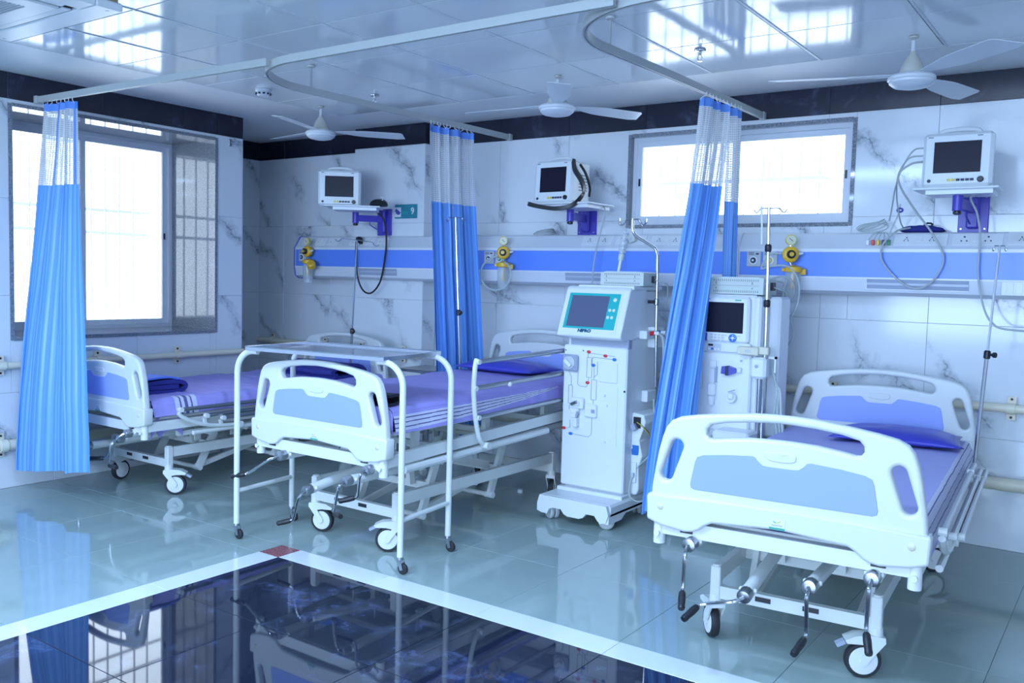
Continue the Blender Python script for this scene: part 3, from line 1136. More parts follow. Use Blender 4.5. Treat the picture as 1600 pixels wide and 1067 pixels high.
def bed(label, loc, rz, dz, head_dz, frame_slope, matt, cranks, swivels, rail_kind, sheet_mat, bands, seed, slack=None):
    """dz: height of the foot panel against the norm; head_dz: same at the head end"""
    b = thing('hospital_bed', label, 'bed', loc, rz, None)
    VH = 2.06
    # base frame
    mb = MB()
    for s in (-1, 1):
        mb.bar((s * 0.30, 0.285, 0.272), (s * 0.30, 1.72, 0.272), 0.03, 0.062)
        for v in (0.262, 1.735):
            mb.box(s * 0.30 - 0.02, s * 0.30 + 0.02, v - 0.02, v + 0.02, 0.172, 0.306, bev=0.004)
            mb.cyl((s * 0.30, v, 0.306), (s * 0.30, v, 0.312), 0.018, seg=10)
    for v in (0.262, 1.735):
        mb.bar((-0.28, v, 0.202), (0.28, v, 0.202), 0.03, 0.05)
    for v in (0.62, 1.25):
        mb.bar((-0.285, v, 0.268), (0.285, v, 0.268), 0.03, 0.04)
    mb.build('base_frame', M['steelwhite'], b, smooth=0.5)
    for u, t in ((-0.11, 'x'), (0.07, 'y')):
        MB().box(u - 0.03, u + 0.03, 0.2455, 0.2475, 0.197, 0.216).build('warning_label', M['black'], b, 'small black warning sticker on the base bar', smooth=0)
    for k, (u, v) in enumerate(((-0.30, 0.262), (0.30, 0.262), (-0.30, 1.735), (0.30, 1.735))):
        castor(b, u, v, swivels[k], brake=True)
    # lifting gear
    fz = lambda v: 0.487 + dz + frame_slope * v
    for v in (0.62, 1.25):
        for s in (-1, 1):
            mb = MB()
            mb.bar((s * 0.235, v - 0.10, 0.115), (s * 0.235, v + 0.07, fz(v) - 0.03), 0.024, 0.045, up=(0, 1, 0))
            mb.cyl((s * 0.235 - 0.03, v - 0.10, 0.125), (s * 0.235 + 0.03, v - 0.10, 0.125), 0.018, seg=12)
            mb.cyl((s * 0.235 - 0.05, v + 0.0, 0.268), (s * 0.235 + 0.05, v + 0.0, 0.268), 0.016, seg=10)
            mb.build('lift_arm', M['steelwhite'], b, smooth=0.5)
        MB().cyl((-0.24, v - 0.10, 0.125), (0.24, v - 0.10, 0.125), 0.014, seg=12).build('lift_axle', M['steelwhite'], b)
    for s in (-1, 1):
        mb = MB().bar((s * 0.20, 0.53, 0.125), (s * 0.20, 1.02, 0.225), 0.022, 0.034)
        mb.cyl((s * 0.20 - 0.025, 1.02, 0.225), (s * 0.20 + 0.035, 1.02, 0.225), 0.022, seg=12)
        mb.build('lift_link', M['steelwhite'], b, smooth=0.5)
        MB().bar((s * 0.16, 0.80, 0.40), (s * 0.16, 1.22, 0.285), 0.03, 0.045).build('brace', M['steelwhite'], b, smooth=0)
        MB().bar((s * 0.12, 0.55, fz(.55) - 0.1), (s * 0.12, 0.57, 0.275), 0.03, 0.04, up=(0, 1, 0)).build('brace', M['steelwhite'], b, smooth=0)
    for v in (0.50, 0.78, 1.18):
        mb = MB().cyl((-0.40, v, fz(v) - 0.075), (0.40, v, fz(v) - 0.075), 0.016, seg=12)
        for u in (-0.22, -0.05, 0.12, 0.26):
            mb.bar((u, v, fz(v) - 0.02), (u, v, fz(v) - 0.14), 0.012, 0.045, up=(0, 1, 0))
        mb.build('torsion_tube', M['steelwhite'], b)
    # top frame: two side rails, cross bars, corner sockets
    mb = MB()
    for s in (-1, 1):
        mb.bar((s * 0.452, 0.0, fz(0) + 0.022), (s * 0.452, VH, fz(VH) + 0.022), 0.03, 0.058)
        mb.bar((s * 0.40, 0.25, fz(.25) - 0.05), (s * 0.40, 1.8, fz(1.8) - 0.05), 0.025, 0.03)
        for v, q in ((0.0, dz), (VH, head_dz)):
            mb.cyl((s * 0.447, v + 0.002, 0.436 + q), (s * 0.447, v + 0.002, 0.525 + q), 0.0225, seg=16)
    for v, q in ((0.0, dz), (VH, head_dz)):
        mb.bar((-0.44, v + 0.004, 0.503 + q), (0.44, v + 0.004, 0.503 + q), 0.034, 0.056)
    for v in (0.45, 0.95, 1.45):
        mb.bar((-0.44, v, fz(v) + 0.015), (0.44, v, fz(v) + 0.015), 0.03, 0.03)
    mb.build('top_frame', M['steelwhite'], b, smooth=0.5)
    for s in (-1, 1):
        mb = MB().cyl((s * 0.447, -0.02, 0.478 + dz), (s * 0.447, -0.032, 0.478 + dz), 0.011, seg=12)
        mb.build('socket_bolt', M['steelwhite'], b)
    for u in (-0.335, 0.335):
        MB().box(u - 0.024, u + 0.024, -0.0165, -0.0135, 0.492 + dz, 0.502 + dz).build('warning_label', M['black'], b, 'small black warning sticker under the foot panel', smooth=0)
    end_panel(b, 'footboard', 0.0, dz, True)
    end_panel(b, 'headboard', VH, head_dz, False)
    for c in cranks:
        crank(b, *c)
    hw, v0, v1, z0, z1, sl = matt
    mb = MB()
    mb.box(-hw + 0.01, hw - 0.01, v0 + 0.01, v1 - 0.01, z0 - 0.028, z0 - 0.008, bev=0.004)
    mb.v = [(x, y, z + sl * y) for x, y, z in mb.v]
    for v in (0.3, 0.9, 1.5):
        for s in (-1, 1):
            if z0 - 0.03 > fz(v) + 0.05:
                mb.box(s * 0.38 - 0.015, s * 0.38 + 0.015, v - 0.02, v + 0.02, fz(v) + 0.02, z0 - 0.02 + sl * v)
    mb.build('mattress_platform', M['steelwhite'], b, smooth=0.4)
    mb = MB().box(-hw + 0.006, hw - 0.006, v0, v1, z0 - 0.007, z1 - 0.008, bev=0.02)
    mb.v = [(x, y, z + sl * y) for x, y, z in mb.v]
    mo = mb.build('mattress', M['navy'], b, smooth=0.5)
    drop_r = z1 - z0 + bands.get('over', 0.0)
    fn, L, _ = sheet_mesh(hw, v0 - 0.004, v1 + 0.004, z0, z1, drop_r, z1 - z0, seed, bands.get('wr', 0.004), sl, slack)

    fine = lambda s: s / 0.4 * 0.84 if s < 0.4 else 0.84 + (s - 0.4) / 0.6 * 0.16

    def mfn(s, t):
        d = (1 - fine(s)) * L
        v = v0 + (v1 - v0) * t
        if 'long' in bands:
            a, c = bands['long']
            sk = bands.get('skew', (0, 0))
            a, c = a + sk[0] * v * v, c + (sk[0] + sk[1]) * v * v
            if a < d < c:
                q = (d - a) / (c - a)
                return 2 if any(abs(q - w) < bands['lw'] for w in bands['lines']) else 1
        if 'cross' in bands:
            a, c = bands['cross']
            if a < v < c and d < bands.get('reach', 9):
                q = (v - a) / (c - a)
                return 2 if any(abs(q - w) < bands['lw'] for w in bands['lines']) else 1
        return 0
    g = MB().grid(lambda s, t: fn(fine(s), t), bands.get('nu', 110), bands.get('nv', 90), mfn=mfn)
    # end flaps at foot and head
    for t, sg in ((0, -1), (1, 1)):
        g.grid(lambda s, k, t=t, sg=sg: (fn(s * .84 + .08, t)[0], fn(s * .84 + .08, t)[1] + sg * 0.003, fn(s * .84 + .08, t)[2] - k * (z1 - z0 - 0.01)), 30, 2)
    g.build('bedsheet', [sheet_mat, M['hem'], M['hemline']], mo, 'bedsheet with a white striped border', smooth=1.2, fix=False)
    if bands.get('corner'):
        MB().grid(lambda s, t: (hw - 0.02 + 0.012 * math.sin(s * 9) - 0.01 * t, 0.06 + 0.22 * s - 0.04 * t * math.sin(s * 3.1), z0 - 0.01 - (z0 - 0.395 - 0.05 * abs(math.sin(s * 6.2))) * t), 24, 10).build('hanging_corner', [sheet_mat], mo, 'sheet corner hanging below the frame', smooth=1.2, fix=False)
    if rail_kind == 'up':
        side_rail_up(b, 0.502)
    else:
        side_rail_down(b, 0.507, *rail_kind)
    return b


O1, O2, O3 = (-5.265, 3.067, 0), (-3.370, 3.114, 0), (-1.0035, 3.1003, 0)
BED3_ROT = math.radians(4)
bed('white hospital bed nearest the camera at right, four cranks hanging at its foot', O3, BED3_ROT, 0.0, 0.012, 0.006,
    (0.452, 0.035, 2.03, 0.545, 0.636, 0.0),
    [(-0.308, 0.462, 0.45, (-0.006, -0.03, -0.155), (0.018, -0.055, -0.045)),
     (-0.098, 0.312, 0.50, (-0.150, -0.03, -0.05), (-0.025, -0.075, -0.03), -0.06, 0.06),
     (0.125, 0.394, 0.55, (0.003, -0.02, -0.165), (-0.018, -0.075, -0.035), -0.06, -0.02),
     (0.323, 0.46, 0.45, (-0.004, -0.03, -0.16), (0.02, -0.055, -0.05))],
    (2.2, 3.55, 1.2, 0.5), (0.0, -0.035, 0.018), M['sheet3'],
    {'long': (0.012, 0.125), 'lines': (0.28, 0.56, 0.86), 'lw': 0.022, 'nu': 170, 'nv': 90, 'wr': 0.003, 'over': 0.02}, 3.3)
bed('white hospital bed in the middle, raised right side rail, overbed trolley standing over its foot', O2, 0.0, 0.018, 0.108, 0.034,
    (0.445, 0.05, 2.0, 0.668, 0.775, 0.008),
    [(-0.229, 0.475, 0.4, (-0.215, -0.03, -0.12), (-0.075, -0.03, -0.02)),
     (-0.010, 0.328, 0.6, (-0.065, -0.02, -0.155), (-0.065, -0.03, -0.02), -0.08, 0.08),
     (0.269, 0.42, 0.5, (-0.052, -0.02, -0.16), (0.075, -0.03, 0.004), -0.08, 0.0),
     (0.388, 0.487, 0.4, (-0.033, -0.02, -0.13), (-0.065, -0.04, -0.02))],
    (0.35, 3.75, 1.9, 1.9), 'up', M['sheet'],
    {'long': (0.012, 0.088), 'skew': (0.035, -0.030), 'lines': (0.22, 0.52, 0.80), 'lw': 0.038, 'nu': 200, 'nv': 110, 'wr': 0.009, 'over': 0.012}, 8.1)
bed('white hospital bed against the left window wall with a rolled blue blanket at its foot', O1, 0.0, -0.033, -0.015, 0.0,
    (0.445, 0.05, 2.03, 0.535, 0.635, 0.004),
    [(0.34, 0.433, 0.4, (-0.165, -0.03, -0.165), (-0.15, -0.03, -0.02)),
     (0.255, 0.39, 0.5, (-0.04, -0.03, -0.16), (0.13, -0.03, 0.01)),
     (-0.10, 0.30, 0.5, (-0.04, -0.03, -0.15), (-0.10, -0.03, 0.0)),
     (-0.33, 0.43, 0.4, (-0.03, -0.03, -0.16), (-0.10, -0.03, 0.0))],
    (1.75, 0.75, 1.3, 1.1), (-0.03, 0.0), M['sheet'],
    {'cross': (0.20, 0.36), 'lines': (0.25, 0.5, 0.76), 'lw': 0.045, 'reach': 0.14, 'nu': 130, 'nv': 180, 'wr': 0.009, 'over': 0.0, 'corner': True}, 5.7)


def pillow(name, label, loc, rz, w, d, h, m, sink=0.5):
    root = None
    def fn(s, t):
        a, c = s * 2 - 1, t * 2 - 1
        px = 0.95 + 0.06 * c * c
        py = 0.94 + 0.07 * a * a
        e = max(0.0, (1 - abs(a) ** 3) * (1 - abs(c) ** 2.4)) ** 0.72
        wr = 0.006 * noise.noise(Vector((a * 3 + loc[0], c * 3, 1.0)))
        return a * w / 2 * px, c * d / 2 * py, e, wr
    mb = MB()
    N = 22
    mb.grid(lambda s, t: (lambda q: (q[0], q[1], h * sink + q[2] * (h * (1 - sink)) + q[3] * q[2]))(fn(s, t)), N, N)
    mb.grid(lambda s, t: (lambda q: (q[0], q[1], h * sink - q[2] * h * sink))(fn(s, t)), N, N)
    o = mb.build(name, m, None, smooth=1.3)
    bm = bmesh.new(); bm.from_mesh(o.data)
    bmesh.ops.remove_doubles(bm, verts=bm.verts, dist=0.0008)
    bmesh.ops.recalc_face_normals(bm, faces=bm.faces)
    bm.to_mesh(o.data); bm.free()
    o.location = loc
    o.rotation_euler = (0, 0, rz)
    return tag(o, label, 'pillow', None)


def to_world(o, rz, u, v, z):
    c, s = math.cos(rz), math.sin(rz)
    return (o[0] + u * c - v * s, o[1] + u * s + v * c, z)


pillow('pillow', 'royal blue pillow at the head of the right bed', to_world(O3, BED3_ROT, 0.13, 1.76, 0.634), BED3_ROT + 0.10, 0.62, 0.40, 0.085, M['royal'], 0.35)
pillow('pillow', 'royal blue pillow on the middle bed behind its raised side rail', to_world(O2, 0, -0.10, 1.78, 0.792), -0.04, 0.66, 0.38, 0.085, M['royal'], 0.35)


def rolled_blanket(name, label, loc, L, prof, mats, th=0.012):
    """folded cloth: a spiral/fold profile in the v-z plane swept along u"""
    P = spline([(0, a, b) for a, b in prof], 6)
    n = len(P)
    def side(off):
        out = []
        for i, p in enumerate(P):
            a, b = P[max(i - 1, 0)], P[min(i + 1, n - 1)]
            t = (b - a).normalized()
            out.append(p + Vector((0, -t.z, t.y)) * off)
        return out
    A, B = side(th / 2), side(-th / 2)
    ring = A + list(reversed(B))
    m = len(ring)
    mb = MB()
    nu = 24
    vs = []
    for i in range(nu + 1):
        u = -L / 2 + L * i / nu
        for p in ring:
            k = 0.010 * noise.noise(Vector((u * 4, p.y * 5 + 2, p.z * 6 + loc[0])))
            vs.append((u + 0.01 * noise.noise(Vector((p.y * 6, p.z * 9, 4))), p.y + k * 0.5, p.z + k * max(0.0, min(1.0, p.z * 18))))
    fs = []
    for i in range(nu):
        for k in range(m):
            q = (k + 1) % m
            fs.append((i * m + k, i * m + q, (i + 1) * m + q, (i + 1) * m + k))
    for i in (0, nu):
        for k in range(n - 1):
            fs.append((i * m + k, i * m + k + 1, i * m + m - 2 - k, i * m + m - 1 - k))
    mb.add(vs, fs)
    o = mb.build(name, mats, None, smooth=1.0)
    o.location = loc
    return o


bl = thing('blanket', 'navy blanket with a bright blue top fold, at the foot of the window bed', 'blanket', to_world(O1, 0, -0.07, 0.06, 0.636))
w = rolled_blanket('folded_blanket', '', (0, 0, 0), 0.66, [(0.30, 0.041), (0.15, 0.041), (0.02, 0.040), (-0.012, 0.026), (0.02, 0.013), (0.15, 0.012), (0.30, 0.013), (0.356, 0.038), (0.32, 0.067), (0.2, 0.071), (0.1, 0.069), (0.015, 0.064)], M['navy'], 0.026)
w.parent = bl
w2 = rolled_blanket('top_fold', '', (0.0, 0, 0), 0.65, [(0.0, 0.088), (0.07, 0.100), (0.15, 0.102), (0.24, 0.098), (0.31, 0.085)], M['bluecloth'], 0.012)
w2.parent = bl
w2['label'] = 'bright blue upper fold'
b4 = rolled_blanket('blanket', '', to_world(O1, 0, 0.12, 1.55, 0.642), 0.62, [(0.0, 0.012), (0.15, 0.010), (0.27, 0.014), (0.32, 0.045), (0.26, 0.085), (0.14, 0.095), (0.02, 0.075), (-0.03, 0.045), (0.03, 0.03)], M['navy'], 0.024)
tag(b4, 'dark navy blanket bundled at the head of the window bed', 'blanket', None)
b5 = rolled_blanket('cloth', '', to_world(O2, 0, 0.27, 0.075, 0.778), 0.26, [(0.0, 0.010), (0.06, 0.012), (0.10, 0.03), (0.07, 0.055), (0.01, 0.05)], M['black'], 0.014)
tag(b5, 'crumpled black cloth behind the footboard of the middle bed', 'cloth', None)


# ------------------------------------------------------------------ infusion poles on the beds
def bed_pole(label, bottom, top, knob_t, hook_dir, arms):
    base = thing('infusion_pole', label, 'pole', bottom)
    d = Vector(top) - Vector(bottom)
    k = d * knob_t
    MB().tube([(0, 0, 0), k], 0.0095, 10).build('lower_tube', M['steel'], base)
    MB().tube([k - d * 0.02, d], 0.0062, 8).build('upper_rod', M['chrome'], base)
    n = MB().lathe([(0.012, -0.022), (0.016, -0.018), (0.016, 0.014), (0.011, 0.02)], k, d, 12)
    n.cyl(k, k + Vector((0.03, -0.02, 0)), 0.007, seg=8)
    n.lathe([(0.006, 0), (0.014, 0.004), (0.014, 0.014), (0.006, 0.018)], k + Vector((0.028, -0.018, 0)), (0.83, -0.55, 0), 10)
    n.build('clamp_knob', M['black'], base)
    h = Vector(hook_dir).normalized()
    for sg in arms:
        L = 0.075
        e = d + h * sg * L
        pts = [d + h * sg * 0.002, e]
        hk = MB().tube(pts + spline([e, e + Vector((0, 0, -0.014)) + h * sg * 0.002, e + Vector((0, 0, -0.026)) + h * sg * 0.016, e + Vector((0, 0, -0.012)) + h * sg * 0.03], 4)[1:], 0.003, 6)
        hk.build('bag_hook', M['chrome'], base)
    return base


bed_pole('thin infusion pole at the head of the window bed, wide two-hook crossbar', (-4.895, 4.82, 0.50), (-4.829, 4.82, 1.676), 0.42, (0.8, 0.55, -0.1), (-1.6, 1.6))
bed_pole('thin infusion pole standing in front of the middle curtain beside the middle bed', (-3.795, 4.81, 0.53), (-3.882, 4.81, 1.827), 0.50, (1, 0.2, 0), (-0.7, 0.7))
bed_pole('leaning infusion pole at the right side of the right bed', to_world(O3, BED3_ROT, 0.485, 1.86, 0.45), to_world(O3, BED3_ROT, 0.54, 1.86, 1.645), 0.55, (1, 0.3, 0), (-0.3, 0.3))


# ------------------------------------------------------------------ overbed trolley
tr = thing('overbed_trolley', 'white tubular overbed trolley with a stainless tray top, straddling the foot of the middle bed', 'trolley', (-3.375, 3.28, 0), math.radians(7))
TL, TD, TZ = 0.53, 0.213, 1.008
for sx in (-1, 1):
    for sy in (-1, 1):
        R = 0.115
        pts = [(sx * TL, sy * TD, 0.075), (sx * TL, sy * TD, 0.5), (sx * TL, sy * TD, TZ - R)]
        pts += [(sx * (TL - R + R * math.cos(a)), sy * TD, TZ - R + R * math.sin(a)) for a in (PI / 2 * k / 8 for k in range(1, 9))]
        pts.append((sx * (TL - R - 0.03), sy * TD, TZ))
        leg = MB().tube(pts, 0.0155, 12).build('leg', M['steelwhite'], tr)
        c = MB()
        c.cyl((sx * TL, sy * TD, 0.068), (sx * TL, sy * TD, 0.082), 0.017, seg=12)
        for k in (-1, 1):
            c.bar((sx * TL + 0.004, sy * TD + k * 0.014, 0.07), (sx * TL + 0.018, sy * TD + k * 0.014, 0.022), 0.018, 0.003, up=(0, 1, 0))
        co_ = c.build('castor', M['steel'], tr)
        MB().lathe([(0.008, -0.010), (0.023, -0.009), (0.026, -0.006), (0.026, 0.006), (0.023, 0.009), (0.008, 0.010)], (sx * TL + 0.018, sy * TD, 0.026), (0, 1, 0), 18).build('tyre', M['blackr'], co_)
    MB().cyl((sx * TL, -TD, 0.255), (sx * TL, TD, 0.255), 0.0125, seg=12).build('side_bar', M['steelwhite'], tr)
mb = MB()
x0, x1, y0, y1 = -0.44, 0.44, -TD - 0.035, TD + 0.035
mb.box(x0, x1, y0, y1, TZ + 0.014, TZ + 0.0155)
for a, b, c, d in ((x0, x1, y0 - 0.001, y0 + 0.001), (x0, x1, y1 - 0.001, y1 + 0.001), (x0 - 0.001, x0 + 0.001, y0, y1), (x1 - 0.001, x1 + 0.001, y0, y1)):
    mb.box(a, b, c, d, TZ + 0.006, TZ + 0.026)
mb.tube([(x0, y0, TZ + 0.026), (x1, y0, TZ + 0.026), (x1, y1, TZ + 0.026), (x0, y1, TZ + 0.026)], 0.003, 6, closed=True)
mb.build('tray_top', M['tray'], tr, 'mirror-like stainless tray with a low rolled rim', smooth=0.5)

# bedside stand between the column and the middle curtain
bs = thing('bedside_stand', 'low steel bedside stand half hidden behind the middle curtain', 'stand', (-4.42, 5.17, 0), 0)
MB().box(-0.16, 0.16, -0.17, 0.17, 0.705, 0.725, bev=0.005).build('stand_top', M['steel'], bs, smooth=0.4)
for sx in (-1, 1):
    for sy in (-1, 1):
        MB().box(sx * 0.14 - 0.011, sx * 0.14 + 0.011, sy * 0.15 - 0.011, sy * 0.15 + 0.011, 0.0, 0.706).build('leg', M['steel'], bs, smooth=0)
MB().box(-0.13, 0.13, -0.14, 0.14, 0.25, 0.262).build('lower_shelf', M['steel'], bs, smooth=0)


# ------------------------------------------------------------------ power supply box (one on each dialysis machine)
def power_box(label, loc, rz, w, d, h):
    o = thing('power_supply_box', label, 'power supply', loc, rz, None)
    mb = MB()
    mb.prism([(-w / 2, 0), (w / 2, 0), (w / 2, h * 0.93), (w * 0.40, h), (-w * 0.38, h), (-w / 2, h * 0.88)], lambda a, b, t: (a, t, b), -d / 2, d / 2)
    mb.build('case', M['psu'], o, smooth=0.3)
    s = MB()
    n = 22
    for k in range(n):
        x = -w * 0.40 + w * 0.80 * k / (n - 1)
        s.box(x - 0.0024, x + 0.0024, -d / 2 - 0.001, -d / 2 + 0.002, h * 0.74, h * 0.86)
        s.box(x - 0.0024, x + 0.0024, -d / 2 - 0.001, -d / 2 + 0.002, h * 0.10, h * 0.22)
    for x in (-w * 0.36, w * 0.30):
        s.box(x - 0.003, x + 0.003, -d / 2 - 0.0015, -d / 2 + 0.002, h * 0.56, h * 0.72)
        s.box(x - 0.003, x + 0.003, -d / 2 - 0.0015, -d / 2 + 0.002, h * 0.30, h * 0.40)
    so = s.build('vent_slots', M['ventslot'], o, smooth=0)
    so['kind'] = 'stuff'
    MB().box(-w * 0.42, w * 0.42, -d / 2 - 0.002, -d / 2 + 0.001, h * 0.485, h * 0.505).build('seam', M['ventslot'], o, smooth=0)
    MB().box(w / 2 - 0.002, w / 2 + 0.012, d * 0.02, d * 0.3, h * 0.25, h * 0.72, bev=0.003).build('power_plug', M['black'], o, smooth=0.4)
    q = spline([(w / 2 + 0.008, d * 0.15, h * 0.45), (w / 2 + 0.045, d * 0.22, h * 0.30), (w / 2 + 0.06, d * 0.5, h * 0.05), (w / 2 + 0.03, d * 0.8, -0.1)], 6)
    MB().tube(q, 0.004, 6).build('power_cord', M['cable'], o)
    return o


# ------------------------------------------------------------------ dialysis machine with the teal screen
m1 = thing('dialysis_machine', 'white dialysis machine with a teal-bordered screen and red and blue tubing marks', 'dialysis machine', (-2.63, 4.60, 0), 0)
mb = MB()
# base: wide foot with cut-outs for the castors
prof = [(-0.24, 0.055), (-0.205, 0.045), (-0.17, 0.045), (-0.155, 0.075), (-0.13, 0.085), (-0.075, 0.085), (-0.055, 0.06), (-0.03, 0.05), (0.05, 0.05), (0.075, 0.06), (0.095, 0.085), (0.15, 0.085), (0.17, 0.06), (0.19, 0.045), (0.225, 0.055), (0.24, 0.10), (0.225, 0.15), (-0.225, 0.15), (-0.24, 0.10)]
prof = [(x, z) for x, z in prof]
mb.prism(prof, lambda a, b, t: (a, t, b), -0.215, -0.19)
mb.box(-0.238, 0.238, -0.192, 0.36, 0.075, 0.15, bev=0.012)
mb.prism([(-0.205, 0.045), (-0.05, 0.045), (0.0, 0.075), (0.36, 0.075), (0.36, 0.10), (-0.20, 0.10)], lambda a, b, t: (t, a, b), 0.2, 0.238)
mb.box(-0.222, 0.224, -0.03, 0.36, 0.148, 0.172, bev=0.004)
mb.build('base', M['machine'], m1, smooth=0.5)
for x, y, sw in ((-0.16, -0.15, 2.6), (0.17, -0.14, 0.4), (-0.16, 0.28, 1.2), (0.17, 0.28, 1.8)):
    c = MB()
    d = Vector((math.cos(sw), math.sin(sw), 0))
    s_ = Vector((-d.y, d.x, 0))
    h = Vector((x, y, 0.046)) + d * 0.02
    for k in (-1, 1):
        c.lathe([(0.006, -0.012), (0.038, -0.012), (0.046, -0.006), (0.046, 0.007), (0.040, 0.014), (0.008, 0.012)], h + s_ * k * 0.017, s_, 18)
    c.box(x - 0.016, x + 0.016, y - 0.016, y + 0.016, 0.05, 0.088, bev=0.004)
    c.build('castor', M['greycastor'], m1)
mb = MB()
mb.box(-0.20, 0.21, 0.012, 0.40, 0.165, 1.375, bev=0.012)
mb.build('body', M['machine'], m1, smooth=0.5)
mb = MB().box(-0.215, 0.216, -0.006, 0.03, 0.18, 1.034, bev=0.008)
fp = mb.build('front_panel', M['machine'], m1, smooth=0.5)
mb = MB().box(-0.175, 0.216, 0.004, 0.05, 1.03, 1.085, bev=0.004)
mb.build('neck', M['machinegrey'], m1, 'grey recessed neck under the screen', smooth=0.5)


def onp(mb, x0, x1, z0, z1, d=0.004, y=-0.006, mi=0, bev=0.0):
    return mb.box(x0, x1, y - d, y + 0.001, z0, z1, mi, bev)


# screen housing: wedge leaning back
t0, t1 = (-0.085, 1.10), (0.012, 1.375)
mb = MB()
wed = [(-0.055, 1.078), (-0.092, 1.092), (-0.094, 1.112), (0.008, 1.372), (0.03, 1.388), (0.22, 1.388), (0.22, 1.10), (0.05, 1.075)]
mb.prism(wed, lambda a, b, t: (t, a, b), -0.214, 0.214)
so = mb.build('screen_housing', M['machine'], m1, smooth=0.25)
bv = so.modifiers.new('bevel', 'BEVEL')
bv.width = 0.008
bv.segments = 2
bv.limit_method = 'ANGLE'
MB().box(-0.15, 0.225, 0.03, 0.40, 1.372, 1.396, bev=0.005).build('top_lid', M['machine'], m1, smooth=0.5)
ang = math.atan2(0.102, 0.26)
FM = Matrix.Translation(Vector((0, -0.0945, 1.111))) @ Matrix.Rotation(-ang, 4, 'X')


def face(mb, x0, x1, h0, h1, d, mi=0):
    """box on the leaning screen face; h measured up the slope"""
    return mb.box(x0, x1, -d, 0.002, h0, h1, mi, mtx=FM)


def vface(vs):
    return [FM @ Vector(q) for q in vs]


p = MB()
face(p, -0.192, 0.176, 0.004, 0.262, 0.002)
p.build('screen_bezel', M['plate'], so, smooth=0)
p = MB()
face(p, -0.180, 0.163, 0.030, 0.252, 0.0035)
p.build('teal_border', M['teal'], so, 'teal border with five white keys', smooth=0)
p = MB()
face(p, -0.160, 0.093, 0.042, 0.236, 0.0045)
p.build('display', M['lcd'], so, 'dark grey switched-off display', smooth=0)
for kx, kh, kr in ((0.132, 0.215, 0.012), (0.112, 0.150, 0.0095), (0.138, 0.150, 0.0095), (0.108, 0.106, 0.0095), (0.134, 0.106, 0.0095)):
    k = MB().lathe([(kr, 0.0), (kr, 0.005), (kr * 0.8, 0.0065)], (0, 0, 0), (0, -1, 0), 14)
    k.v = vface([(x + kx, y, z + kh) for x, y, z in k.v])
    k.build('key', M['plate'], so)
tv, tf = text_shape('NIPRO', 0.025, 0.0006, 0.0016, space=1.0, sx=1.2)
p = MB().add(vface([(x - 0.028, y - 0.003, z + 0.017) for x, y, z in tv]), tf)
p.build('lettering', M['tealink'], so, smooth=0)
# front panel fittings
p = MB()
p.box(-0.207, -0.105, -0.034, -0.006, 0.876, 0.976, bev=0.008)
pu = p.build('blood_pump', M['machinegrey'], m1, 'grey blood pump with a round rotor', smooth=0.5)
MB().lathe([(0.040, 0.0), (0.040, 0.006), (0.034, 0.009)], (-0.158, -0.034, 0.928), (0, -1, 0), 24).build('rotor', M['outletgrey'], pu)
p = MB().bar((-0.178, -0.047, 0.945), (-0.138, -0.047, 0.911), 0.02, 0.022, up=(0, 1, 0))
p.build('rotor_bar', M['plate'], pu, smooth=0.3)
p = MB()
LN = 0.0022


def line(pts):
    for a, b in zip(pts, pts[1:]):
        p.bar((a[0], -0.0068, a[1]), (b[0], -0.0068, b[1]), LN, LN, up=(0, 1, 0))


line([(-0.045, 0.965), (-0.045, 0.985), (-0.03, 0.992), (0.135, 0.983)])
line([(-0.020, 0.922), (-0.020, 0.955), (-0.005, 0.970), (0.135, 0.964)])
for x0, x1, z0, z1 in ((-0.050, -0.016, 0.846, 0.965), (-0.016, 0.019, 0.716, 0.835), (-0.172, -0.146, 0.68, 0.79)):
    line([(x0, z0), (x1, z0), (x1, z1), (x0, z1), (x0, z0)])
line([(-0.035, 0.846), (-0.04, 0.815)])
line([(-0.110, 0.876), (-0.110, 0.80), (-0.095, 0.790), (-0.05, 0.789), (-0.04, 0.81)])
line([(0.0, 0.835), (0.0, 0.90), (-0.01, 0.925)])
line([(0.0, 0.85), (0.022, 0.87), (0.022, 0.945)])
line([(-0.175, 0.876), (-0.155, 0.84), (-0.155, 0.79)])
line([(-0.16, 0.68), (-0.165, 0.645)])
line([(0.0, 0.716), (0.0, 0.69)])
line([(-0.005, 0.613), (-0.005, 0.51), (-0.025, 0.49), (-0.135, 0.497)])
line([(-0.155, 0.58), (-0.155, 0.535), (-0.18, 0.526)])
p.build('tubing_diagram', M['line'], m1, smooth=0)
for x, z, mm in ((-0.040, 0.999, 'redp'), (0.073, 0.983, 'redp'), (-0.042, 0.815, 'redp'), (-0.197, 0.526, 'redp'), (0.134, 0.965, 'bluep'), (-0.006, 0.922, 'bluep'), (-0.148, 0.497, 'bluep')):
    k = MB().lathe([(0.011, 0.0), (0.011, 0.004), (0.008, 0.006)], (0, 0, 0), (0, -1, 0), 14)
    k.v = [(a * 1.25 + x, b - 0.006, c * 0.85 + z) for a, b, c in k.v]
    k.build('tube_marker', M[mm], m1)
dp = MB()
onp(dp, 0.038, 0.158, 0.826, 0.944, 0.007, bev=0.003)
dp.build('upper_door', M['machine'], m1, smooth=0.5)
dp = MB()
onp(dp, 0.034, 0.162, 0.722, 0.80, 0.003)
onp(dp, 0.033, 0.163, 0.455, 0.716, 0.004)
do = dp.build('lower_door', M['machine'], m1, smooth=0)
for x, z in ((0.078, 0.750), (0.095, 0.692), (0.09, 0.478)):
    MB().lathe([(0.008, 0.0), (0.007, 0.007), (0.004, 0.009)], (x, -0.010, z), (0, -1, 0), 12).build('door_knob', M['plate'], do)
p = MB()
p.box(-0.14, -0.055, -0.035, -0.006, 0.655, 0.722, bev=0.006)
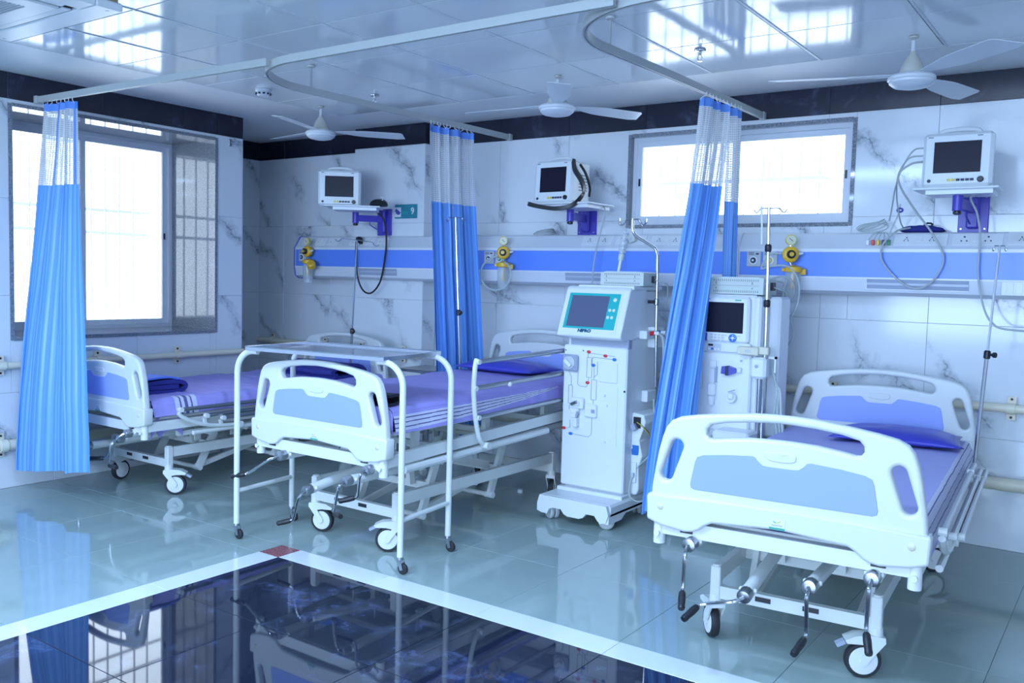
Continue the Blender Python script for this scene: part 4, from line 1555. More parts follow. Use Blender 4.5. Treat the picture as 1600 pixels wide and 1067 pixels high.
p.box(-0.13, -0.075, -0.05, -0.03, 0.675, 0.705, bev=0.004)
vo = p.build('air_detector', M['machine'], m1, smooth=0.5)
p = MB().cyl((-0.125, -0.048, 0.682), (-0.085, -0.055, 0.70), 0.010, seg=12)
p.build('detector_tube', M['steel'], vo)
p = MB()
p.box(-0.142, -0.088, -0.030, -0.006, 0.622, 0.656, bev=0.004)
p.box(-0.118, -0.090, -0.045, -0.006, 0.545, 0.60, bev=0.004)
p.box(-0.135, -0.10, -0.040, -0.02, 0.60, 0.628, bev=0.003)
va = p.build('line_clamp', M['machine'], m1, smooth=0.5)
MB().bar((-0.088, -0.035, 0.64), (-0.098, -0.035, 0.605), 0.008, 0.012).build('clamp_lever', M['machinegrey'], va, smooth=0)
p = MB().box(-0.048, 0.034, -0.03, -0.006, 0.612, 0.69, bev=0.006)
de = p.build('blood_leak_sensor', M['machine'], m1, smooth=0.5)
MB().box(0.002, 0.026, -0.034, -0.03, 0.640, 0.662, bev=0.001).build('sensor_window', M['machinegrey'], de, smooth=0)
MB().lathe([(0.006, 0), (0.006, 0.003)], (0.206, -0.006, 0.784), (0, -1, 0), 10).build('door_lock', M['black'], m1)
p = MB().lathe([(0.004, 0), (0.004, 0.002)], (-0.2, -0.006, 1.0), (0, -1, 0), 8)
p.lathe([(0.004, 0), (0.004, 0.002)], (-0.078, -0.006, 1.004), (0, -1, 0), 8)
p.build('indicator', M['ink'], m1)
# right side fittings: coupling block, tubes, concentrate holder
p = MB()
p.box(0.21, 0.262, 0.14, 0.24, 1.085, 1.135, bev=0.005)
p.box(0.21, 0.275, 0.25, 0.34, 1.03, 1.155, bev=0.006)
cb = p.build('coupling_block', M['machine'], m1, smooth=0.5)
for y, mm in ((0.19, 'redp'), (0.275, 'bluep')):
    q = MB().cyl((0.262, y, 1.118), (0.292, y - 0.012, 1.124), 0.013, seg=12)
    q.build('coupling', M[mm], cb)
    q = MB().cyl((0.290, y - 0.011, 1.124), (0.315, y, 1.122), 0.012, seg=12)
    q.build('coupling_sleeve', M['plate'], cb)
    pts = spline([(0.310, y, 1.124), (0.335, y + 0.02, 1.08), (0.335, y + 0.03, 0.9), (0.30, y + 0.05, 0.7), (0.26, y + 0.06, 0.62)], 6)
    MB().tube(pts, 0.008, 8).build('dialysate_hose', M['tubing'], m1)
p = MB().box(0.21, 0.25, 0.20, 0.32, 0.705, 0.775, bev=0.005)
p.build('hose_clip', M['machine'], m1, smooth=0.5)
hp = [(0.21, 0.165), (0.255, 0.165), (0.268, 0.20), (0.262, 0.33), (0.285, 0.40), (0.262, 0.49), (0.30, 0.60), (0.285, 0.645), (0.21, 0.655)]
p = MB().prism(hp, lambda a, b, t: (a, t, b), 0.09, 0.325)
ho = p.build('concentrate_holder', M['machine'], m1, 'moulded side holder with a wire-filled opening and a blue pad', smooth=0.35)
bv = ho.modifiers.new('bevel', 'BEVEL')
bv.width = 0.008
bv.segments = 2
bv.limit_method = 'ANGLE'
# faces turned to the front of the holder
p = MB()
p.box(0.225, 0.27, 0.082, 0.092, 0.565, 0.63)
p.build('opening', M['black'], ho, smooth=0)
p = MB().bar((0.225, 0.076, 0.585), (0.245, 0.07, 0.555), 0.03, 0.03, up=(0, 1, 0))
p.build('connector', M['machinegrey'], ho, smooth=0)
for k, mm in enumerate(('wirey', 'redp', 'black')):
    pts = spline([(0.245 + k * 0.006, 0.085, 0.60), (0.285, 0.07 + k * 0.02, 0.585 - k * 0.01), (0.31, 0.14, 0.52), (0.30, 0.22, 0.49 - k * 0.03)], 5)
    MB().tube(pts, 0.0028, 5).build('wire', M[mm], ho)
p = MB().prism([(0.222, 0.405), (0.258, 0.405), (0.262, 0.415), (0.262, 0.462), (0.222, 0.462), (0.226, 0.445), (0.218, 0.435)], lambda a, b, t: (a, t, b), 0.082, 0.092)
p.build('blue_pad', M['bluep'], ho, smooth=0)
p = MB().box(0.222, 0.255, 0.078, 0.092, 0.24, 0.36, bev=0.003)
p.build('drain_port', M['plate'], ho, smooth=0.4)
MB().cyl((0.24, 0.07, 0.30), (0.24, 0.07, 0.275), 0.008, seg=10).build('drain_nozzle', M['outletgrey'], ho)
pts = spline([(0.24, 0.07, 0.29), (0.225, 0.06, 0.22), (0.235, 0.06, 0.155), (0.28, 0.10, 0.13), (0.315, 0.16, 0.17), (0.315, 0.2, 0.3), (0.275, 0.26, 0.46), (0.26, 0.27, 0.72)], 6)
MB().tube(pts, 0.0055, 7).build('drain_hose', M['tubing'], m1)
pts = spline([(0.255, 0.085, 0.33), (0.31, 0.16, 0.42), (0.32, 0.22, 0.56), (0.295, 0.25, 0.72)], 6)
MB().tube(pts, 0.0045, 7).build('drain_hose', M['tubing'], m1)
# cranked infusion pole of the machine
PX, PY = 0.252, 0.225
pole = MB()
pts = [(PX + 0.028, PY + 0.02, 0.80), (PX + 0.015, PY + 0.02, 1.3)] + spline([(PX + 0.01, PY + 0.02, 1.575), (PX - 0.005, PY + 0.02, 1.615), (PX - 0.03, PY + 0.02, 1.635), (PX - 0.12, PY + 0.02, 1.685), (PX - 0.15, PY + 0.02, 1.71), (PX - 0.163, PY + 0.02, 1.745)], 5) + [(PX - 0.164, PY + 0.02, 1.80)]
po = pole.tube(pts, 0.0095, 12).build('infusion_pole', M['chrome'], m1, 'chrome pole with an S-bend and four hooks')
for k in range(4):
    a = -0.25 + k * PI / 2
    e = Vector((math.cos(a), math.sin(a), 0))
    o_ = Vector((PX - 0.164, PY + 0.02, 1.795))
    q = spline([o_, o_ + e * 0.05, o_ + e * 0.065 + Vector((0, 0, -0.02)), o_ + e * 0.085 + Vector((0, 0, -0.034)), o_ + e * 0.108 + Vector((0, 0, -0.025)), o_ + e * 0.112 + Vector((0, 0, 0.0))], 5)
    MB().tube(q, 0.0032, 7).build('bag_hook', M['chrome'], po)
MB().lathe([(0.012, -0.02), (0.016, -0.015), (0.016, 0.015), (0.012, 0.02)], (PX + 0.014, PY + 0.02, 1.305), (0, 0, 1), 12).build('pole_clamp', M['steel'], po)
MB().cyl((PX + 0.01, PY + 0.01, 1.305), (PX - 0.03, PY - 0.01, 1.305), 0.010, seg=10).build('clamp_knob', M['black'], po)

power_box('pale grey-green vented power box on top of the machine with the teal screen', (-2.525, 4.80, 1.397), 0, 0.285, 0.20, 0.083)
pr = thing('drip_chamber', 'clear ribbed drip chamber standing on the left grey-green power box', 'drip chamber', (-2.60, 4.795, 1.48), 0)
MB().cyl((0, 0, 0.0), (0.012, 0, 0.07), 0.0085, seg=12).build('stem', M['plate'], pr)
MB().lathe([(0.012, 0.0), (0.017, 0.01), (0.017, 0.035), (0.012, 0.045)], (0.011, 0, 0.065), (0.16, 0, 1), 16).build('collar', M['psu'], pr)
MB().lathe([(0.015, 0.0), (0.021, 0.006), (0.021, 0.03), (0.019, 0.034), (0.021, 0.038), (0.021, 0.062), (0.019, 0.066), (0.021, 0.07), (0.021, 0.095), (0.019, 0.10), (0.021, 0.104), (0.021, 0.125), (0.017, 0.135)], (0.018, 0, 0.108), (0.16, 0, 1), 18).build('chamber', M['clear'], pr)
MB().cyl((0.02, 0, 0.11), (0.036, 0, 0.23), 0.008, seg=10).build('inner_filter', M['plate'], pr)
for k in range(4):
    MB().lathe([(0.0205, 0.0), (0.0222, 0.003), (0.0222, 0.009), (0.0205, 0.012)], (0.0195 + 0.0053 * k, 0, 0.118 + 0.034 * k), (0.16, 0, 1), 18).build('grip_ring', M['outletgrey'], pr)

# ------------------------------------------------------------------ second dialysis machine behind the right curtain
m2 = thing('dialysis_machine', 'white dialysis machine half hidden behind the right curtain, with a dark screen and keypad', 'dialysis machine', (-1.93, 4.72, 0), 0)
MB().box(-0.22, 0.222, 0.01, 0.285, 0.52, 1.365, bev=0.015).build('body', M['machine'], m2, smooth=0.5)
MB().box(-0.215, 0.21, -0.012, 0.02, 0.60, 1.045, bev=0.01).build('front_panel', M['machine'], m2, smooth=0.5)
sc = MB().box(-0.215, 0.192, -0.03, 0.02, 1.10, 1.352, bev=0.012).build('screen_housing', M['machine'], m2, smooth=0.5)
MB().box(-0.205, -0.078, -0.0315, -0.028, 1.16, 1.32).build('side_display', M['lcd'], sc, smooth=0)
MB().box(-0.062, 0.162, -0.033, -0.029, 1.155, 1.322, bev=0.002).build('display', M['screen'], sc, 'black switched-off display', smooth=0)
k = MB().lathe([(0.023, 0.0), (0.023, 0.003), (0.020, 0.004)], (0.107, -0.030, 1.128), (0, -1, 0), 24)
do = k.build('round_control', M['bluep'], sc, 'round blue control with a white centre')
MB().lathe([(0.008, 0.0), (0.008, 0.002)], (0.107, -0.034, 1.128), (0, -1, 0), 14).build('control_centre', M['plate'], do)
for q in range(4):
    a = q * PI / 2
    MB().prism([(0.014 * math.cos(a) + 0.004 * math.cos(a + t), 0.014 * math.sin(a) + 0.004 * math.sin(a + t)) for t in (0, 2.3, 4.0)], lambda x, z, d: (0.107 + x, d, 1.128 + z), -0.0348, -0.034).build('arrow', M['plate'], do, smooth=0)
for i in range(4):
    for j in range(3):
        MB().box(-0.022 + i * 0.021, -0.008 + i * 0.021, -0.032, -0.029, 1.108 + j * 0.014, 1.117 + j * 0.014).build('key', M['outletgrey'], sc, smooth=0)
for x in (0.066, 0.142):
    MB().box(x - 0.006, x + 0.006, -0.032, -0.029, 1.138, 1.143).build('key', M['outletgrey'], sc, smooth=0)
MB().box(-0.066, -0.042, -0.032, -0.029, 1.106, 1.150).build('blue_key', M['violetp'], sc, smooth=0)
MB().box(0.112, 0.146, -0.0315, -0.029, 1.332, 1.338).build('maker_mark', M['greensticker'], sc, smooth=0)
MB().box(-0.058, -0.03, -0.0315, -0.029, 1.336, 1.340).build('maker_mark', M['line'], sc, smooth=0)
st = MB().box(-0.215, 0.205, -0.02, 0.02, 1.045, 1.10, bev=0.006).build('control_strip', M['machinegrey'], m2, 'pale grey strip with a small keypad', smooth=0.4)
st.data.materials[0] = M['palewhite']
kp = MB().box(-0.045, 0.038, -0.0225, -0.019, 1.052, 1.092).build('small_keypad', M['outletgrey'], st, smooth=0)
MB().box(-0.036, -0.008, -0.024, -0.022, 1.078, 1.088).build('readout', M['screen'], kp, smooth=0)
for i in range(4):
    MB().box(-0.036 + i * 0.018, -0.023 + i * 0.018, -0.024, -0.022, 1.056, 1.068).build('pad_key', M['bluep' if i == 1 else 'plate'], kp, smooth=0)
MB().lathe([(0.006, 0), (0.006, 0.004)], (0.143, -0.02, 1.06), (0, -1, 0), 10).build('indicator', M['ink'], st)
p = MB().box(-0.12, -0.066, -0.035, -0.01, 0.835, 0.978, bev=0.006)
pu = p.build('blood_pump', M['plate'], m2, 'grey blood pump mostly behind the curtain', smooth=0.5)
MB().box(-0.122, -0.082, -0.045, -0.03, 0.842, 0.972, bev=0.006).build('pump_door', M['machinegrey'], pu, smooth=0.5)
MB().tube([(-0.10 + 0.018 * math.cos(a), -0.046, 0.907 + 0.042 * math.sin(a)) for a in (PI * 2 * q / 20 for q in range(20))], 0.006, 6, closed=True).build('pump_ring', M['black'], pu)
p = MB()
p.prism([(c.x, c.y) for c in [Vector(q) for q in capsule(-0.003, 0.79, -0.003, 0.985, 0.026)]], lambda a, b, t: (a, t, b), -0.018, -0.012)
p.box(-0.023, 0.017, -0.036, -0.014, 0.955, 1.0, bev=0.006)
p.box(-0.025, 0.02, -0.045, -0.014, 0.80, 0.872, bev=0.008)
p.cyl((-0.003, -0.03, 0.80), (-0.003, -0.026, 0.752), 0.021, 0.016, 16)
h_ = p.build('cartridge_holder', M['machine'], m2, smooth=0.5)
MB().box(0.010, 0.022, -0.03, -0.016, 0.875, 0.965).build('holder_slot', M['machinegrey'], h_, smooth=0)
p = MB().prism([(0.052, 0.93), (0.10, 0.925), (0.125, 0.935), (0.138, 0.95), (0.125, 0.964), (0.10, 0.972), (0.056, 0.97)], lambda a, b, t: (a, t, b), -0.045, -0.012)
sd = p.build('safety_detector', M['violetp'], m2, 'violet blue clamp', smooth=0.5)
MB().box(0.078, 0.095, -0.049, -0.012, 0.922, 0.974, bev=0.002).build('clamp_band', M['ink'], sd, smooth=0)
MB().box(0.138, 0.162, -0.035, -0.012, 0.94, 0.968, bev=0.004).build('clamp_pivot', M['plate'], sd, smooth=0.4)
p = MB().lathe([(0.030, 0.0), (0.030, 0.018), (0.026, 0.026)], (0.112, -0.012, 0.80), (0, -1, 0), 20)
p.box(0.098, 0.13, -0.05, -0.012, 0.792, 0.826, bev=0.005)
vv = p.build('sampling_valve', M['machine'], m2)
MB().bar((0.10, -0.045, 0.832), (0.136, -0.045, 0.846), 0.006, 0.006).build('valve_lever', M['machinegrey'], vv, smooth=0)
MB().lathe([(0.007, 0), (0.007, 0.004)], (0.155, -0.012, 1.005), (0, -1, 0), 12).build('port', M['machinegrey'], m2)
# side arm with the bracket and its pole
mb = MB().box(0.21, 0.245, 0.01, 0.12, 0.60, 1.36, bev=0.012)
mb.box(0.245, 0.315, 0.12, 0.285, 0.58, 1.358, bev=0.012)
mb.build('side_column', M['machine'], m2, smooth=0.5)
mb = MB().box(0.218, 0.305, -0.055, 0.02, 0.918, 1.035, bev=0.014)
br = mb.build('pole_bracket', M['machine'], m2, smooth=0.5)
MB().lathe([(0.010, 0), (0.010, 0.003), (0.006, 0.004)], (0.256, -0.055, 0.986), (0, -1, 0), 14).build('bracket_screw', M['machinegrey'], br)
mb = MB().box(0.305, 0.345, -0.01, 0.01, 1.028, 1.04)
mb.box(0.337, 0.345, -0.01, 0.01, 0.955, 1.04)
mb.build('hook_plate', M['machine'], br, smooth=0)
mb = MB().box(0.150, 0.268, -0.075, -0.02, 1.045, 1.088, bev=0.004).box(0.262, 0.318, -0.06, -0.02, 1.05, 1.092, bev=0.004)
cl_ = mb.build('bracket_clamp', M['ivory'], m2, 'ivory plastic clamp block', smooth=0.4)
for q in range(3):
    MB().box(0.196 + q * 0.012, 0.203 + q * 0.012, -0.0765, -0.0745, 1.058, 1.074).build('clamp_rib', M['outletgrey'], cl_, smooth=0)
MB().box(0.25, 0.28, 0.0, 0.03, 0.71, 0.75, bev=0.004).build('tube_clip', M['plate'], m2, smooth=0.4)
pts = [(0.288, -0.02, 0.50), (0.287, -0.02, 1.2), (0.283, -0.02, 1.42)]
po = MB().tube(pts, 0.0125, 12).build('infusion_pole', M['chrome'], m2, 'chrome telescopic pole')
MB().tube([(0.283, -0.02, 1.40), (0.272, -0.02, 1.835)], 0.0085, 10).build('upper_rod', M['chrome'], po)
MB().tube([(0.262, -0.02, 0.50), (0.262, -0.02, 0.93)], 0.0095, 10).build('guide_rod', M['steel'], po)
for z, x in ((1.325, 0.285), (1.62, 0.278)):
    MB().lathe([(0.014, -0.022), (0.018, -0.014), (0.018, 0.012), (0.012, 0.02)], (x, -0.02, z), (0, 0, 1), 12).build('clamp_knob', M['black'], po)
MB().tube([(0.232, -0.02, 1.84), (0.238, -0.02, 1.74), (0.242, -0.02, 1.64)], 0.006, 8).build('hanging_rod', M['plate'], po)
for sg in (-1, 1):
    e = Vector((sg, 0.25, 0)).normalized()
    o_ = Vector((0.273, -0.02, 1.83))
    q = spline([o_, o_ + e * 0.05, o_ + e * 0.066 + Vector((0, 0, -0.016)), o_ + e * 0.08 + Vector((0, 0, -0.022)), o_ + e * 0.092 + Vector((0, 0, -0.004))], 5)
    MB().tube(q, 0.0035, 7).build('bag_hook', M['chrome'], po)
# lower body and wide foot
mb = MB().box(-0.21, 0.21, -0.04, 0.27, 0.10, 0.54, bev=0.02)
mb.box(-0.235, 0.24, -0.14, 0.285, 0.06, 0.15, bev=0.02)
mb.build('base', M['machine'], m2, smooth=0.5)
mb = MB().box(-0.13, 0.06, -0.19, 0.0, 0.545, 0.615, bev=0.012).box(0.065, 0.27, -0.17, 0.0, 0.545, 0.635, bev=0.012)
mb.build('bicarbonate_tray', M['machine'], m2, smooth=0.5)
for x, y in ((-0.18, -0.09), (0.18, -0.09), (-0.18, 0.24), (0.18, 0.24)):
    MB().lathe([(0.006, -0.014), (0.036, -0.012), (0.04, 0.0), (0.036, 0.012), (0.006, 0.014)], (x, y, 0.04), (1, 0, 0), 18).box(x - 0.02, x + 0.02, y - 0.015, y + 0.015, 0.045, 0.065).build('castor', M['greycastor'], m2)
for k in range(3):
    pts = spline([(0.30 + k * 0.012, 0.06, 0.98 - 0.05 * k), (0.335 + k * 0.01, 0.05, 0.85), (0.33 + k * 0.02, 0.04, 0.72), (0.355 + k * 0.014, 0.03, 0.62), (0.33, 0.02, 0.50)], 6)
    MB().tube(pts, 0.0075, 8).build('dialysate_hose', M['tubing'], m2)
power_box('pale grey-green vented power box on top of the machine behind the right curtain', (-1.845, 4.86, 1.368), 0, 0.315, 0.21, 0.095)


# ------------------------------------------------------------------ headwall units
UF = 5.30      # front face of the units


def headwall(label, x0, x1, cap_l):
    h = thing('headwall_unit', label, 'headwall', (x0, 0, 0), 0)
    L = x1 - x0
    prof = [(YB - 0.01, 1.38), (UF + 0.055, 1.38), (UF + 0.012, 1.40), (UF, 1.47), (UF, 1.642), (UF + 0.012, 1.655), (UF + 0.060, 1.728), (UF + 0.075, 1.735), (YB - 0.01, 1.735)]
    if x0 < CX0:
        # the unit is notched round the column
        a, b = CX0 - x0 - 0.002, CX1 - x0 + 0.002
        segs = [(0, a, YB - 0.01), (a, b, YB - CD - 0.001), (b, L, YB - 0.01)]
    else:
        segs = [(0, L, YB - 0.01)]
    mb = MB()
    for a, b, yb in segs:
        pr = [(min(y, yb) if y > UF + 0.2 else y, z) for y, z in prof]
        pr[0], pr[-1] = (yb, 1.38), (yb, 1.735)
        mb.prism(pr, lambda y, z, t: (t, y, z), a, b)
    o = mb.build('housing', M['unit'], h, smooth=0.3)
    MB().box(0.012, L - 0.003, UF - 0.003, UF + 0.002, 1.482, 1.622).build('blue_stripe', M['unitblue'], h, 'bright blue front stripe', smooth=0)
    mb = MB()
    for z in (1.626, 1.472):
        mb.box(0.004, L - 0.003, UF - 0.006, UF + 0.002, z, z + 0.009)
    mb.build('edge_rail', M['plate'], h, smooth=0)
    capm = MB().prism([(y - 0.006 if y < YB - 0.05 else y, z + (0.006 if z > 1.7 else -0.006 if z < 1.39 else 0)) for y, z in prof], lambda y, z, t: (t, y, z), -0.008, 0.001)
    capm.build('end_cap', M['unitcap' if cap_l else 'unit'], h, 'violet end cap' if cap_l else None, smooth=0)
    return h


SLOPE = math.atan2(0.048, 0.073)   # lean of the socket face


def socket_plate(h, x0, w, pins, zc=1.692):
    """pins: list of (offset, big)"""
    hx = h.location.x
    yc = UF + 0.012 + (zc - 1.655) * 0.048 / 0.073
    m = Matrix.Translation(Vector((x0 - hx, yc, zc))) @ Matrix.Rotation(-SLOPE, 4, 'X')
    mb = MB().box(0, w, -0.007, 0.001, -0.038, 0.038, bev=0.002, mtx=m)
    o = mb.build('socket_plate', M['plate'], h, smooth=0.4)
    pm = MB()
    for off, big in pins:
        r = 0.0042 if big else 0.0032
        s = 1.2 if big else 0.95
        for dx, dz, k in ((0, 0.012, 1.25), (-0.011, -0.010, 1.0), (0.011, -0.010, 1.0)) + (() if big else ((-0.006, 0.0, 0.8), (0.006, 0.0, 0.8))):
            c = MB().lathe([(r * k, 0), (r * k, 0.002)], (off + dx * s, -0.0065, dz * s), (0, -1, 0), 8)
            pm.add([m @ Vector(q) for q in c.v], c.f)
    if pins:
        pm.build('socket_holes', M['ink'], o, smooth=0)
    sw = MB().box(w * 0.5 - 0.018, w * 0.5 + 0.012, -0.010, -0.006, -0.016, 0.022, bev=0.001, mtx=m)
    sw.build('switch', M['plate'], o, smooth=0.4)
    return o


def lamp_slot(h, x0, x1):
    hx = h.location.x
    z0, z1 = 1.418, 1.476
    y0 = lambda z: UF + 0.012 * (1.47 - z) / 0.07
    mb = MB()
    mb.prism([(y0(z0) - 0.004, z0), (y0(z1) - 0.004, z1), (y0(z1) + 0.003, z1), (y0(z0) + 0.003, z0)], lambda y, z, t: (t, y, z), x0 - hx, x1 - hx)
    o = mb.build('lamp_diffuser', M['slot'], h, smooth=0)
    mb = MB()
    for a, b, c, d in ((x0, x1, z0 - 0.004, z0), (x0 - 0.004, x0, z0 - 0.004, z1)):
        mb.box(a - hx, b - hx, y0(c) - 0.006, y0(c) + 0.01, c, d)
    mb.build('diffuser_frame', M['plate'], o, smooth=0)
    MB().box(x0 - hx, x1 - hx, y0(1.447) - 0.0055, y0(1.447) + 0.002, 1.440, 1.452).build('diffuser_rib', M['slotrib'], o, smooth=0)


def gas_outlet(h, x, z, ring, w=0.088, hgt=0.092):
    hx = h.location.x
    o = MB().box(x - hx - w / 2, x - hx + w / 2, UF - 0.014, UF, z - hgt / 2, z + hgt / 2, bev=0.003).build('gas_outlet', M['outletgrey'], h, smooth=0.4)
    MB().lathe([(0.026, 0.0), (0.026, 0.006), (0.020, 0.008)], (x - hx, UF - 0.014, z - 0.008), (0, -1, 0), 20).build('outlet_ring', M['plate'], o)
    MB().lathe([(0.018, 0.0), (0.016, 0.006), (0.007, 0.007)], (x - hx, UF - 0.021, z - 0.008), (0, -1, 0), 18).build('outlet_socket', M[ring], o)
    MB().lathe([(0.007, 0.0), (0.007, 0.003)], (x - hx, UF - 0.027, z - 0.008), (0, -1, 0), 12).build('outlet_pin', M['plate'], o)
    mb = MB()
    mb.prism(ellipse(x - hx + 0.022, z + 0.031, 0.011, 0.005, 12), lambda a, b, t: (a, t, b), UF - 0.0155, UF - 0.014)
    for q in range(3):
        mb.box(x - hx - 0.034, x - hx + 0.002, UF - 0.0148, UF - 0.014, z + 0.025 + q * 0.006, z + 0.0275 + q * 0.006)
    mb.build('outlet_marking', M['ink'], o, smooth=0)


h1 = headwall('headwall unit in the corner, left of the middle curtain, violet end cap', -6.06, -4.14, True)
h2 = headwall('headwall unit between the middle and right curtains, under the strapped monitor', -4.128, -2.06, False)
h3 = headwall('headwall unit on the right wall above the nearest bed', -2.048, 0.35, False)
for x in (-5.93, -5.77, -5.62, -5.36, -5.20, -5.05):
    socket_plate(h1, x - 0.06, 0.115, [(0.045, False)])
socket_plate(h2, -3.18, 0.235, [(0.06, False), (0.175, False)])
socket_plate(h2, -2.915, 0.22, [(0.11, True)])
socket_plate(h2, -2.66, 0.235, [(0.06, False), (0.175, False)])
socket_plate(h3, -1.16, 0.275, [(0.065, False), (0.195, False)])
socket_plate(h3, -0.865, 0.245, [(0.06, True), (0.175, True)])
socket_plate(h3, -0.595, 0.245, [(0.06, False), (0.175, False)])
socket_plate(h3, -0.33, 0.245, [(0.06, True), (0.175, True)])
socket_plate(h3, -0.60, 0.235, [], zc=1.70)
lamp_slot(h1, -5.28, -4.87)
lamp_slot(h2, -3.29, -2.90)
lamp_slot(h3, -1.285, -0.765)
mb = MB().box(-0.612 + 2.048, -0.40 + 2.048, UF - 0.006, UF + 0.01, 1.40, 1.476, bev=0.003)
sp = mb.build('switch_plate', M['plate'], h3, smooth=0.4)
for k in range(4):
    MB().box(1.462 + k * 0.042, 1.494 + k * 0.042, UF - 0.009, UF - 0.004, 1.41, 1.466, bev=0.001).build('switch', M['plate'], sp, smooth=0.4)
gas_outlet(h1, -5.955, 1.565, 'ink')
gas_outlet(h2, -3.945, 1.57, 'ink')
gas_outlet(h2, -3.845, 1.57, 'green')
gas_outlet(h3, -1.945, 1.578, 'ink')
gas_outlet(h3, -1.845, 1.578, 'gaugeyellow')


def suction_regulator(label, x, turn, jar_dx, cup, stem_y=UF - 0.03):
    """gauge on top, round yellow dial body, yellow lid and clear jar below"""
    o = thing('suction_regulator', label, 'regulator', (x, UF - 0.062, 1.605), turn)
    MB().lathe([(0.046, 0.0), (0.047, 0.006), (0.047, 0.026), (0.040, 0.034), (0.034, 0.036)], (0, 0.016, 0), (0, -1, 0), 26).build('dial_body', M['yellow'], o)
    MB().lathe([(0.025, 0.0), (0.024, 0.024), (0.017, 0.03)], (0, -0.018, 0), (0, -1, 0), 20).build('dial_knob', M['black'], o, 'dark knob with a yellow cap')
    MB().lathe([(0.014, 0.0), (0.012, 0.006)], (0, -0.046, 0), (0, -1, 0), 16).build('knob_cap', M['yellow'], o)
    MB().cyl((0, 0.0, 0.04), (0, 0.0, 0.056), 0.007, seg=10).build('gauge_stem', M['chrome'], o)
    g = MB().lathe([(0.030, 0.0), (0.032, 0.004), (0.032, 0.018), (0.029, 0.020)], (0, 0.008, 0.084), (0, -1, 0), 22).build('gauge', M['gaugeyellow'], o, 'round pressure gauge')
    MB().lathe([(0.027, 0.0), (0.027, 0.002)], (0, -0.0125, 0.084), (0, -1, 0), 20).build('gauge_face', M['gaugeface'], g)
    MB().bar((0.010, -0.0155, 0.076), (-0.012, -0.0155, 0.094), 0.003, 0.001, up=(0, 1, 0)).build('needle', M['ink'], g, smooth=0)
    MB().cyl((0.045, 0, 0.004), (0.072, 0, 0.008), 0.009, 0.006, 10).build('side_nipple', M['plate'], o)
    MB().cyl((0, 0.0, -0.045), (jar_dx * 0.5, 0.0, -0.068), 0.008, seg=10).build('drop_stem', M['chrome'], o)
    c = Vector((jar_dx, 0.0, -0.088))
    l = MB().lathe([(0.030, -0.016), (0.050, -0.014), (0.052, 0.0), (0.050, 0.014), (0.030, 0.018), (0.014, 0.026)], c, (0, 0, 1), 24)
    l.box(c.x + 0.03, c.x + 0.072, -0.014, 0.014, c.z - 0.03, c.z + 0.006, bev=0.004)
    l.box(c.x - 0.066, c.x - 0.04, -0.010, 0.010, c.z - 0.012, c.z + 0.008, bev=0.004)
    l.build('jar_lid', M['yellow'], o)
    MB().lathe([(0.044, 0.0), (0.045, 0.01), (0.043, 0.15), (0.040, 0.165), (0.012, 0.167)], c - Vector((0, 0, 0.016)), (0, 0, -1), 22).build('jar', M['clear'], o, 'clear jar')
    f = MB().cyl(c - Vector((0, 0, 0.016)), c - Vector((0, 0, 0.085)), 0.010, seg=10)
    f.lathe([(0.012, 0.0), (0.020, 0.008), (0.020, 0.028), (0.012, 0.036)], c - Vector((0, 0, 0.078)), (0, 0, -1), 14)
    f.build('float', M['yellow'], o)
    if cup:
        MB().lathe([(0.020, 0.0), (0.036, 0.012), (0.038, 0.045), (0.030, 0.055)], c + Vector((0.075, -0.02, -0.05)), (0.35, -0.55, 0.75), 18).build('filter_cup', M['yellow'], o)
    return o


suction_regulator('yellow suction regulator turned sideways, at the left end of the corner headwall unit', -5.836, -0.05, 0.012, True)
suction_regulator('yellow suction regulator facing front, just right of the middle curtain', -3.781, 0.52, 0.004, False)
suction_regulator('yellow suction regulator with a tall jar, right of the right curtain', -1.707, 0.48, 0.02, False)


def cable(name, label, pts, r, m, cat, sub=8):
    o = MB().tube(spline(pts, sub), r, 8).build(name, M[m] if isinstance(m, str) else m, None)
    return tag(o, label, cat)


cable('suction_tube', 'clear suction tube looped in a circle at the middle suction regulator', [(-3.81, 5.235, 1.585), (-3.87, 5.20, 1.56), (-3.925, 5.18, 1.50), (-3.925, 5.17, 1.42), (-3.88, 5.17, 1.36), (-3.80, 5.17, 1.335), (-3.71, 5.17, 1.36), (-3.665, 5.17, 1.43), (-3.68, 5.18, 1.50), (-3.735, 5.20, 1.535)], 0.0075, 'tubing', 'tube')
cable('suction_tube', 'long clear suction tube hanging in a figure eight beside the second dialysis machine', [(-1.75, 5.22, 1.61), (-1.82, 5.20, 1.60), (-1.86, 5.19, 1.52), (-1.80, 5.20, 1.535), (-1.70, 5.20, 1.53), (-1.635, 5.19, 1.44), (-1.635, 5.17, 1.30), (-1.71, 5.16, 1.18), (-1.785, 5.16, 1.10), (-1.75, 5.16, 1.06), (-1.68, 5.16, 1.07), (-1.64, 5.16, 1.14), (-1.67, 5.17, 1.24), (-1.72, 5.18, 1.34), (-1.705, 5.19, 1.46)], 0.0062, 'tubing', 'tube')
cable('power_cable', 'grey cable arching from the second machine to the right suction regulator', [(-1.66, 4.99, 1.41), (-1.70, 5.10, 1.44), (-1.80, 5.16, 1.45), (-1.72, 5.16, 1.475), (-1.66, 5.16, 1.44), (-1.65, 5.14, 1.36), (-1.72, 5.08, 1.31), (-1.67, 4.99, 1.33)], 0.0045, 'cable', 'cable')


